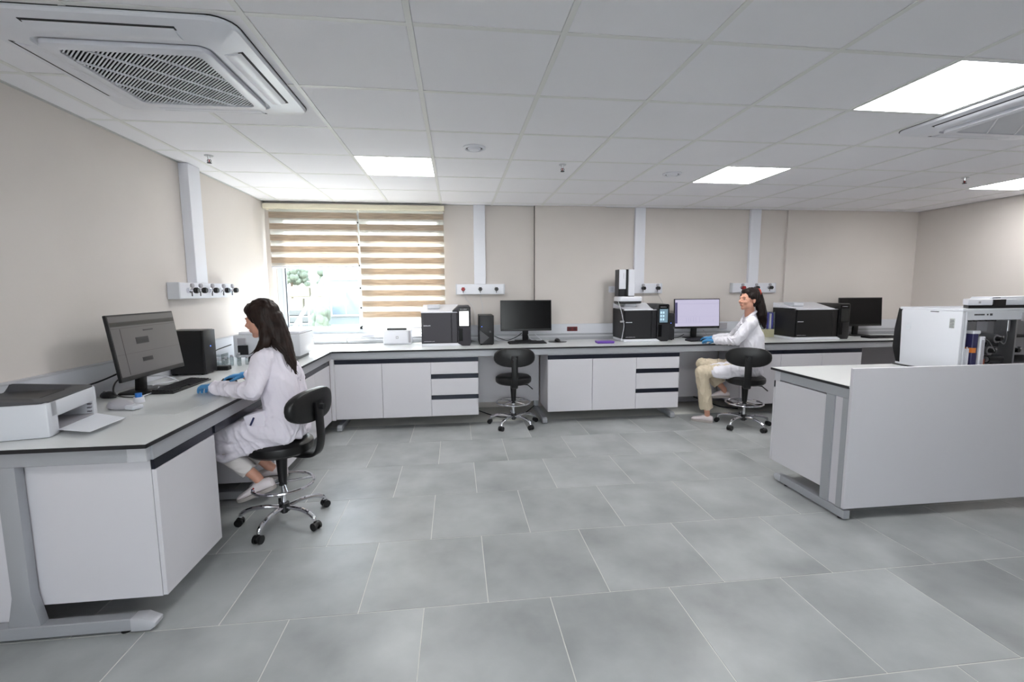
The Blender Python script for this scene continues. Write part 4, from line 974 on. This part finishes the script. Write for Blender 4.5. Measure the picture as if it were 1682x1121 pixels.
def head(bm, c, F, up=(0, 0, 1), s=1.0):
    R = frame(F, up); c = Vector(c); T_ = lambda x, y, z: c+R @ Vector((x*s, y*s, z*s))
    E_ = lambda x, y, z, a, b_, g: ell(bm, T_(x, y, z), (a*s, b_*s, g*s), 20, R)
    E_(-.012, 0, .035, .092, .073, .083)        # cranium
    E_(.030, 0, -.010, .060, .060, .085)        # face
    E_(.045, 0, -.062, .036, .038, .038)        # jaw / chin
    E_(.066, 0, -.085, .020, .024, .017)        # chin tip
    E_(.02, .04, -.05, .04, .022, .04); E_(.02, -.04, -.05, .04, .022, .04)
    E_(.068, .034, -.022, .020, .020, .022); E_(.068, -.034, -.022, .020, .020, .022)   # cheeks
    E_(.064, .030, .006, .020, .022, .020); E_(.064, -.030, .006, .020, .022, .020); E_(.080, 0, .028, .014, .045, .012)         # brow
    capsule(bm, T_(.086, 0, .016), T_(.112, 0, -.016), .0085*s, .0120*s, 10)             # nose
    E_(.094, .011, -.024, .010, .008, .007); E_(.094, -.011, -.024, .010, .008, .007)
    E_(.086, 0, -.046, .012, .021, .006); E_(.084, 0, -.058, .012, .018, .007)          # lips
    for sg in (1, -1):
        E_(-.005, sg*.073, -.004, .016, .008, .028); E_(.0, sg*.075, -.022, .010, .007, .012)
    return T_, R
def facebits(T, T_, R, s, closed=False):
    for sg in (1, -1):
        e = obj('eye', ell(NB(), T_(.0745, sg*.030, .006), (.010*s, .013*s, .0075*s), 14, R), mat('eye_white', (225, 220, 215), .3), T)
        obj('iris', ell(NB(), T_(.0825, sg*.030, .005), (.0035*s, .0055*s, .0055*s), 12, R), mat('iris_dark', (40, 25, 18), .2), e)
        b = NB(); tube(b, [T_(.082, sg*.018, .011), T_(.086, sg*.030, .0145), T_(.076, sg*.043, .010)], .0020*s, 6); obj('eyelashes', b, BLK, e)
        b = NB(); tube(b, [T_(.090, sg*.014, .029), T_(.089, sg*.030, .033), T_(.076, sg*.048, .028)], [.0026*s, .0028*s, .0012*s], 6); obj('eyebrow', b, HAIR1, T)
    b = ell(NB(), T_(.0905, 0, -.047), (.006*s, .021*s, .003*s), 12, R); ell(b, T_(.0895, 0, -.0545), (.006*s, .018*s, .004*s), 12, R); obj('lips', b, LIP, T)
def hand(T, wrist, dirv, palm_n, side, name='glove', m_=GLOVE, curl=.5, s=1.0):
    """dirv: wrist->fingers; palm_n: palm facing direction; side +1 thumb on +side vector"""
    d = Vector(dirv).normalized(); pn = Vector(palm_n); pn = (pn-d*pn.dot(d)).normalized(); sv = d.cross(pn)*side
    w_ = Vector(wrist); b = NB()
    P_ = lambda a, t_, n_: w_+(d*a+sv*t_+pn*n_)*s
    capsule(b, P_(-.03, 0, 0), P_(.01, 0, 0), .024*s, .025*s)
    for t_ in (-.025, -.008, .009, .026): capsule(b, P_(.012, t_*.7, -.002), P_(.078, t_, 0), .015*s, .0115*s, 10)
    for i, (t_, L_) in enumerate(((-.030, .055), (-.0105, .070), (.0105, .074), (.031, .066))):
        f0 = P_(.080, t_, 0); c1 = curl*(.9+.15*i)
        d1 = d*math.cos(c1*.6)+pn*math.sin(c1*.6); d2 = d*math.cos(c1*1.5)+pn*math.sin(c1*1.5); d3 = d*math.cos(c1*2.2)+pn*math.sin(c1*2.2)
        f1 = f0+d1*L_*.45*s; f2 = f1+d2*L_*.32*s; f3 = f2+d3*L_*.26*s
        capsule(b, f0, f1, .0092*s, .0085*s, 10); capsule(b, f1, f2, .0085*s, .0078*s, 10); capsule(b, f2, f3, .0078*s, .0066*s, 10)
    t0 = P_(.015, .022, .006); t1 = P_(.045, .046, .018); t2 = P_(.072, .052, .030); t3 = P_(.092, .048, .038)
    capsule(b, t0, t1, .014*s, .0105*s, 10); capsule(b, t1, t2, .0105*s, .0090*s, 10); capsule(b, t2, t3, .0090*s, .0075*s, 10)
    return blob(name, b, .0032, 2, m_, T)
def shoe(T, heel, toe, up, m_=SHOE, red=None):
    h_, t_ = Vector(heel), Vector(toe); d = (t_-h_).normalized(); L_ = (t_-h_).length; up = Vector(up); up = (up-d*up.dot(d)).normalized(); sv = up.cross(d)
    secs = [(-.01, .010, .045, .0), (.01, .023, .060, 0), (.08, .033, .068, 0), (.25, .035, .074, 0), (.42, .036, .070, 0), (.6, .041, .052, 0), (.78, .042, .040, 0), (.92, .032, .032, 0), (1.0, .014, .020, 0)]
    rings = []
    for k, wv, hh, _ in secs:
        c = h_+d*(k*L_); ring_ = []
        for q in range(20):
            a = 2*PI*q/20; cx_, cy_ = math.cos(a), math.sin(a)
            yy = .008+(hh-.008)*(.5+.5*math.copysign(abs(cy_)**.7, cy_)); ring_.append(c+sv*wv*math.copysign(abs(cx_)**.7, cx_)*(1 if cy_ < .2 else 1-.45*(cy_-.2)/.8)+up*yy)
        rings.append(ring_)
    s = obj('shoe', loft(NB(), rings), m_, T)
    rings = []
    for dz, g in ((-.010, .98), (-.004, 1.05), (.010, 1.06), (.013, 1.0)):
        ring_ = []
        prof = [(k, wv) for k, wv, _, _ in secs]
        for k, wv in prof: ring_.append(h_+d*(k*L_+(.004 if k == 1 else 0))+sv*wv*g+up*dz)
        for k, wv in prof[::-1]: ring_.append(h_+d*(k*L_+(.004 if k == 1 else 0))-sv*wv*g+up*dz)
        rings.append(ring_)
    obj('sole', loft(NB(), rings), SOLE, s)
    b = NB()
    for k in range(4):
        q = h_+d*L_*(.42+.08*k)+up*(.070-.011*k); tube(b, [q-sv*.018, q+up*.003, q+sv*.018], .0022, 6)
    obj('laces', b, PVC, s)
    if red:
        q = h_+d*L_*.45+up*.040
        for (a0, b0, mm) in ((0, .004, RED), (.010, .0, mat('navy', (30, 34, 80), .5)), (.004, -.010, mat('navy', (30, 34, 80), .5))):
            p = q+d*a0+up*b0+sv*(.0335*red); obj('shoe_mark', ell(NB(), p, (.0065, .0065, .0065), 8), mm, s)
    return s
def fold(seed, amp, f1=14, aniso=(1, 1, .35)):
    def f(co):
        q = Vector((co.x*f1*aniso[0], co.y*f1*aniso[1], co.z*f1*aniso[2]))+Vector((seed, 0, 0))
        a = noise.noise(q+Vector((noise.noise(q*.5)*1.2,)*3)); return amp*(1-abs(a)*2.4)*.8+amp*.35*noise.noise(q*2.1)
    return f
def folds(seed, amp, dirv, f=15):
    d = Vector(dirv).normalized()
    def g(co):
        q = co-d*co.dot(d)*.72                       # stretch the pattern along d
        q = q*f+Vector((seed, seed*.3, 0)); w_ = noise.noise(q*.45)*1.5
        a = noise.noise(q+Vector((w_, w_, w_))); c = noise.noise(q*2.3+Vector((5, 1, w_)))
        r = (1-min(1, abs(a)*3.2))**1.6; r2 = (1-min(1, abs(c)*3.0))**1.6
        return amp*(r-.25)+amp*.38*(r2-.25)
    return g
def strands(bm, roots, r0=.006, n=5):
    for path in roots:
        P_ = spline(path, 5); k = len(P_); tube(bm, P_, [r0*(.35+.65*math.sin(PI*min(1, (i+1)/(k*.9)))) if i < k-1 else .001 for i in range(k)], n)

# ---- woman 1, left bench
T = thing('person', 'woman in white lab coat with long loose dark hair, seated at the left bench', 'person', (-1.12, 2.99, 0))
F1 = Vector((-.97, .24, 0)).normalized()
b = NB()
hc = (-1.205, 3.04, 1.292); hup = (-.16, .0, 1)
hT, hR = head(b, hc, (-.965, .20, -.17), hup, .98)
capsule(b, (-1.165, 3.035, 1.20), (-1.13, 3.02, 1.09), .047, .055)
chain(b, [(-1.13, 3.02, 1.08, .07), (-1.11, 3.01, .92, .10), (-1.09, 3.0, .78, .10), (-1.09, 2.99, .66, .12)])
SH1n, EL1n, WR1n = (-1.155, 2.865, 1.065), (-1.165, 2.755, .905), (-1.452, 2.925, .897)
SH1f, EL1f, WR1f = (-1.18, 3.185, 1.06), (-1.265, 3.34, .90), (-1.44, 3.30, .895)
for S_, E__, W_2 in ((SH1n, EL1n, WR1n), (SH1f, EL1f, WR1f)): chain(b, [(-1.13, 3.02, 1.07, .06), S_+(.045,), E__+(.034,), W_2+(.022,)])
HIn, KNn, ANn = (-1.08, 2.90, .625), (-1.52, 2.915, .595), (-1.245, 2.905, .335)
HIf, KNf, ANf = (-1.08, 3.08, .625), (-1.53, 3.13, .60), (-1.235, 3.07, .34)
for a, k, c in ((HIn, KNn, ANn), (HIf, KNf, ANf)): chain(b, [a+(.075,), k+(.048,), c+(.030,)])
chain(b, [ANn+(.030,), (-1.22, 2.903, .30, .028)]); chain(b, [ANf+(.030,), (-1.20, 3.07, .31, .028)])
blob('body', b, .0048, 5, SKIN, T)
facebits(T, hT, hR, .98)
# coat
b = NB()
chain(b, [(-1.125, 3.02, 1.085, .085), (-1.10, 3.01, .96, .115)])
for dy in (-.07, .0, .07):
    chain(b, [(-1.135, 3.02+dy, 1.06, .072), (-1.10, 3.01+dy, .92, .108), (-1.075, 3.0+dy, .78, .106), (-1.065, 2.99+dy*1.3, .665, .115)])
for S_, E__, W_2 in ((SH1n, EL1n, WR1n), (SH1f, EL1f, WR1f)):
    chain(b, [(-1.13, 3.02, 1.075, .068), S_+(.058,), tuple((Vector(S_)+Vector(E__))/2)+(.056,), E__+(.050,), tuple((Vector(E__)*.5+Vector(W_2)*.5))+(.043,)]); hem(b, Vector(E__)*.5+Vector(W_2)*.5, W_2, .044, .040)
# skirt over thighs, draped to the near side
for i in range(7):
    t_ = i/6; y_ = 2.86+.30*t_
    chain(b, [(-1.06, y_, .62, .075), (-1.25, y_, .635, .072), (-1.42, y_, .625, .062), (-1.53, y_+.02, .60, .052)])
chain(b, [(-1.03, 2.86, .60, .045), (-1.20, 2.845, .56, .045), (-1.34, 2.85, .50, .030), (-1.40, 2.85, .47, .022)])
chain(b, [(-1.16, 2.85, .62, .05), (-1.33, 2.845, .55, .04), (-1.46, 2.85, .55, .035)])
chain(b, [(-1.02, 2.87, .64, .05), (-.985, 2.9, .60, .035)]); chain(b, [(-.99, 2.93, .60, .035), (-.985, 3.06, .60, .035)])
chain(b, [(-1.40, 2.85, .47, .022), (-1.50, 2.86, .52, .030)])
coat = blob('lab_coat', b, .0062, 5, COAT1, T, folds(3, .0085, (-.5, .2, 1), 13))
b = NB(); tube(b, spline([(-1.105, 2.985, 1.155), (-1.085, 3.02, 1.165), (-1.10, 3.07, 1.16), (-1.16, 3.095, 1.14), (-1.225, 3.06, 1.10), (-1.245, 3.01, 1.05)], 5), .016, 8); tube(b, spline([(-1.105, 2.985, 1.155), (-1.15, 2.955, 1.14), (-1.21, 2.965, 1.10), (-1.245, 3.0, 1.05)], 5), .016, 8)
obj('collar', b, COAT1, coat)
b = NB(); R90 = Matrix.Translation((-1.185, 2.822, .70)) @ Matrix.Rotation(-.25, 4, 'Y'); t_ = NB(); bx(t_, -.06, .06, -.012, .02, -.07, .06, .008, 2); merge(b, t_, R90)
obj('pocket', b, COAT1, coat); tube_b = NB(); tube(tube_b, [(-1.195, 2.806, .735), (-1.215, 2.803, .69)], .0055, 8); obj('pen', tube_b, mat('navy', (30, 34, 80), .5), T)
# trousers
b = NB()
for a, k, c in ((HIn, KNn, ANn), (HIf, KNf, ANf)):
    e = Vector(k)*.14+Vector(c)*.86; md = Vector(k)*.5+Vector(c)*.5
    chain(b, [a+(.085,), k+(.062,), tuple(md)+(.055,)]); hem(b, md, e, .056, .050)
blob('trousers', b, .0062, 4, TROU1, T, folds(9, .006, (-1, 0, .1), 15))
shoe(T, (-1.135, 2.895, .272), (-1.355, 2.900, .190), (-.37, 0, .93), red=1)
shoe(T, (-1.125, 3.075, .268), (-1.355, 3.08, .262), (0, 0, 1))
hand(T, (-1.455, 2.930, .905), (-.80, .60, -.06), (0, 0, -1), -1, 'left_glove', curl=.62, s=1.12)
hand(T, (-1.45, 3.298, .905), (-1, -.05, -.05), (0, 0, -1), 1, 'right_glove', curl=.42, s=.95)
# hair
b = NB(); E_ = lambda x, y, z, a, b_, g: ell(b, hT(x, y, z), (a, b_, g), 20, hR)
E_(-.020, 0, .050, .098, .086, .090); E_(.020, 0, .075, .066, .074, .052); E_(-.05, 0, .0, .074, .080, .092)
E_(-.036, -.066, .012, .046, .022, .072); E_(-.030, .066, .012, .046, .022, .072)
chain(b, [(-1.16, 3.035, 1.30, .082), (-1.115, 3.02, 1.20, .075), (-1.07, 3.00, 1.11, .056), (-1.035, 2.985, 1.02, .040), (-1.012, 2.975, .96, .018)])
chain(b, [(-1.165, 2.985, 1.27, .042), (-1.15, 2.955, 1.18, .042), (-1.185, 2.94, 1.12, .030), (-1.225, 2.94, 1.065, .016)])
hb = blob('hair', b, .0055, 3, HAIR1, T, lambda co: .005*noise.noise(Vector((co.x*60, co.y*60, co.z*7+math.sin(co.z*30)*.6))))
b = NB(); rs = []
for k in range(130):
    a = random.uniform(-1, 1); th = random.uniform(.0, 1.0)
    p0 = hT(.045-.11*th, a*.045, .120-.02*th); p1 = hT(.02-.09*th, math.copysign(.080, a)*min(1, abs(a)+.5), .05); 
    yy = random.uniform(-.055, .055); e = random.uniform(.90, 1.06)
    p2 = (-1.135+random.uniform(-.035, .045), 3.02+yy*1.3, 1.20); p3 = (-1.06+random.uniform(-.045, .03), 2.99+yy, 1.09)
    p4 = (-1.025+random.uniform(-.03, .03)+.012*math.sin(k), 2.975+yy*.8, e)
    rs.append([p0, p1, p2, p3, p4])
for k in range(34):
    y0 = random.uniform(-.012, .012); p0 = hT(.05, -.035, .115); p1 = hT(.030+random.uniform(-.02, .012), -.080, .04); p2 = hT(.0+random.uniform(-.02, .02), -.085, -.05)
    e = random.uniform(1.03, 1.10); p3 = (-1.19+random.uniform(-.02, .02), 2.935+y0, 1.13); p4 = (-1.225+random.uniform(-.03, .02), 2.925+y0, e); rs.append([p0, p1, p2, p3, p4])
strands(b, rs, .0042); obj('loose_strands', b, HAIR1, hb, kind='stuff')

# ---- woman 2, back bench
T = thing('person', 'smiling woman in lab coat and beige trousers with dark ponytail at the back bench', 'person', (3.05, 4.55, 0))
b = NB(); hc = (3.035, 4.50, 1.352)
hT, hR = head(b, hc, (-.99, -.12, .03), (.06, .0, 1), 1.0)
capsule(b, (3.055, 4.515, 1.27), (3.10, 4.56, 1.15), .046, .055)
chain(b, [(3.10, 4.56, 1.14, .07), (3.13, 4.57, .98, .10), (3.14, 4.56, .82, .10), (3.12, 4.54, .66, .12)])
SHn, ELn, WRn = (3.025, 4.425, 1.12), (2.925, 4.50, .93), (2.845, 4.77, .897)
SHf, ELf, WRf = (3.16, 4.70, 1.11), (3.12, 4.88, .92), (2.98, 5.05, .90)
for S_, E__, W_2 in ((SHn, ELn, WRn), (SHf, ELf, WRf)): chain(b, [(3.10, 4.56, 1.13, .06), S_+(.045,), E__+(.034,), W_2+(.022,)])
HIn, KNn, ANn = (3.06, 4.48, .63), (2.635, 4.66, .575), (2.735, 4.69, .115)
HIf, KNf, ANf = (3.12, 4.64, .63), (2.76, 4.87, .62), (2.94, 4.72, .36)
for a, k, c in ((HIn, KNn, ANn), (HIf, KNf, ANf)): chain(b, [a+(.062,), k+(.046,), c+(.030,)])
chain(b, [ANn+(.030,), (2.74, 4.69, .06, .028)]); chain(b, [ANf+(.030,), (2.95, 4.72, .31, .028)])
blob('body', b, .0048, 5, SKIN, T)
facebits(T, hT, hR, 1.0)
b = NB(); chain(b, [(3.10, 4.56, 1.12, .078), (3.095, 4.55, 1.185, .060)])
for q in (-.07, 0, .07):
    dx, dy = q*.43, q*.9
    chain(b, [(3.10+dx, 4.56+dy, 1.10, .074), (3.135+dx, 4.57+dy, .96, .112), (3.14+dx, 4.565+dy, .82, .110), (3.11+dx, 4.55+dy, .66, .118)])
for S_, E__, W_2 in ((SHn, ELn, WRn), (SHf, ELf, WRf)):
    chain(b, [(3.10, 4.56, 1.13, .068), S_+(.060,), tuple((Vector(S_)+Vector(E__))/2)+(.058,), E__+(.052,), tuple((Vector(E__)*.5+Vector(W_2)*.5))+(.043,)]); hem(b, Vector(E__)*.5+Vector(W_2)*.5, W_2, .044, .038)
for i in range(6):
    t_ = i/5; ox, oy = .10*t_-.02, .20*t_-.05
    chain(b, [(3.10+ox*.5, 4.50+oy, .61, .075), (2.95+ox*.6, 4.55+oy, .61, .070), (2.82+ox*.8, 4.60+oy, .592, .068), (2.775+ox*.8, 4.62+oy, .585, .066)])
chain(b, [(3.14, 4.46, .60, .06), (2.98, 4.47, .58, .065), (2.86, 4.53, .575, .062), (2.80, 4.56, .57, .055)])
coat = blob('lab_coat', b, .0062, 5, COAT2, T, folds(21, .0085, (-.5, .2, 1), 13))
b = NB(); tube(b, spline([(3.14, 4.53, 1.232), (3.13, 4.60, 1.225), (3.08, 4.62, 1.19), (3.02, 4.58, 1.13), (2.995, 4.54, 1.09)], 5), .016, 8); tube(b, spline([(3.14, 4.53, 1.232), (3.10, 4.485, 1.225), (3.035, 4.475, 1.18), (2.995, 4.52, 1.09)], 5), .016, 8)
obj('collar', b, COAT2, coat)
b = NB()
for a, k, c, top in ((HIn, KNn, ANn, .9), (HIf, KNf, ANf, .8)):
    e = Vector(k)*(1-top)+Vector(c)*top; md = Vector(k)*.6+Vector(c)*.4
    chain(b, [a+(.070,), tuple(Vector(a)*.5+Vector(k)*.5)+(.066,), k+(.070,), tuple(md)+(.064,)]); hem(b, md, e, .066, .070)
blob('trousers', b, .0062, 4, TROU2, T, folds(31, .009, (.1, .2, 1), 13))
shoe(T, (2.785, 4.655, .010), (2.612, 4.795, .010), (0, 0, 1))
shoe(T, (3.00, 4.70, .278), (2.80, 4.80, .262), (.1, 0, 1))
hand(T, (2.84, 4.785, .895), (-.45, .85, -.02), (0, 0, -1), -1, 'left_glove', curl=.45, s=1.0)
hand(T, (2.97, 5.06, .898), (-.6, .7, -.02), (0, 0, -1), 1, 'right_glove', curl=.45, s=.95)
b = NB(); E_ = lambda x, y, z, a, b_, g: ell(b, hT(x, y, z), (a, b_, g), 20, hR)
E_(-.022, 0, .048, .094, .084, .086); E_(.022, 0, .085, .056, .066, .036); E_(-.05, 0, .01, .066, .078, .080); E_(-.07, .0, .075, .05, .05, .045)
E_(.0, .07, .045, .05, .016, .04); E_(.0, -.07, .045, .05, .016, .04)
chain(b, [hT(-.06, 0, .085)[:]+(.050,), hT(-.115, -.01, .06)[:]+(.042,), (3.165, 4.50, 1.30, .050), (3.19, 4.50, 1.20, .048), (3.215, 4.50, 1.12, .032), (3.23, 4.50, 1.06, .012)])
hb = blob('hair', b, .0055, 3, HAIR2, T, lambda co: .005*noise.noise(Vector((co.x*60, co.y*60, co.z*9))))
b = NB(); rs = []
for k in range(70):
    a = random.uniform(-1, 1); yy = random.uniform(-.04, .04); e = random.uniform(1.03, 1.16)
    rs.append([hT(.045, a*.055, .095-.03*abs(a)), hT(-.05, a*.075, .08), hT(-.115, a*.02, .065+.01*yy), (3.18+random.uniform(-.03, .03), 4.50+yy, 1.22), (3.22+random.uniform(-.03, .025), 4.50+yy, e)])
strands(b, rs, .004); obj('loose_strands', b, HAIR2, hb, kind='stuff')
b = NB(); q = hT(-.10, 0, .078)
tube(b, [q+hR @ Vector((.0, .042*math.cos(a*PI/10), .040*math.sin(a*PI/10))) for a in range(20)], .008, 8, True)
obj('hair_tie', b, mat('orange_red', (190, 60, 40), .5), hb)
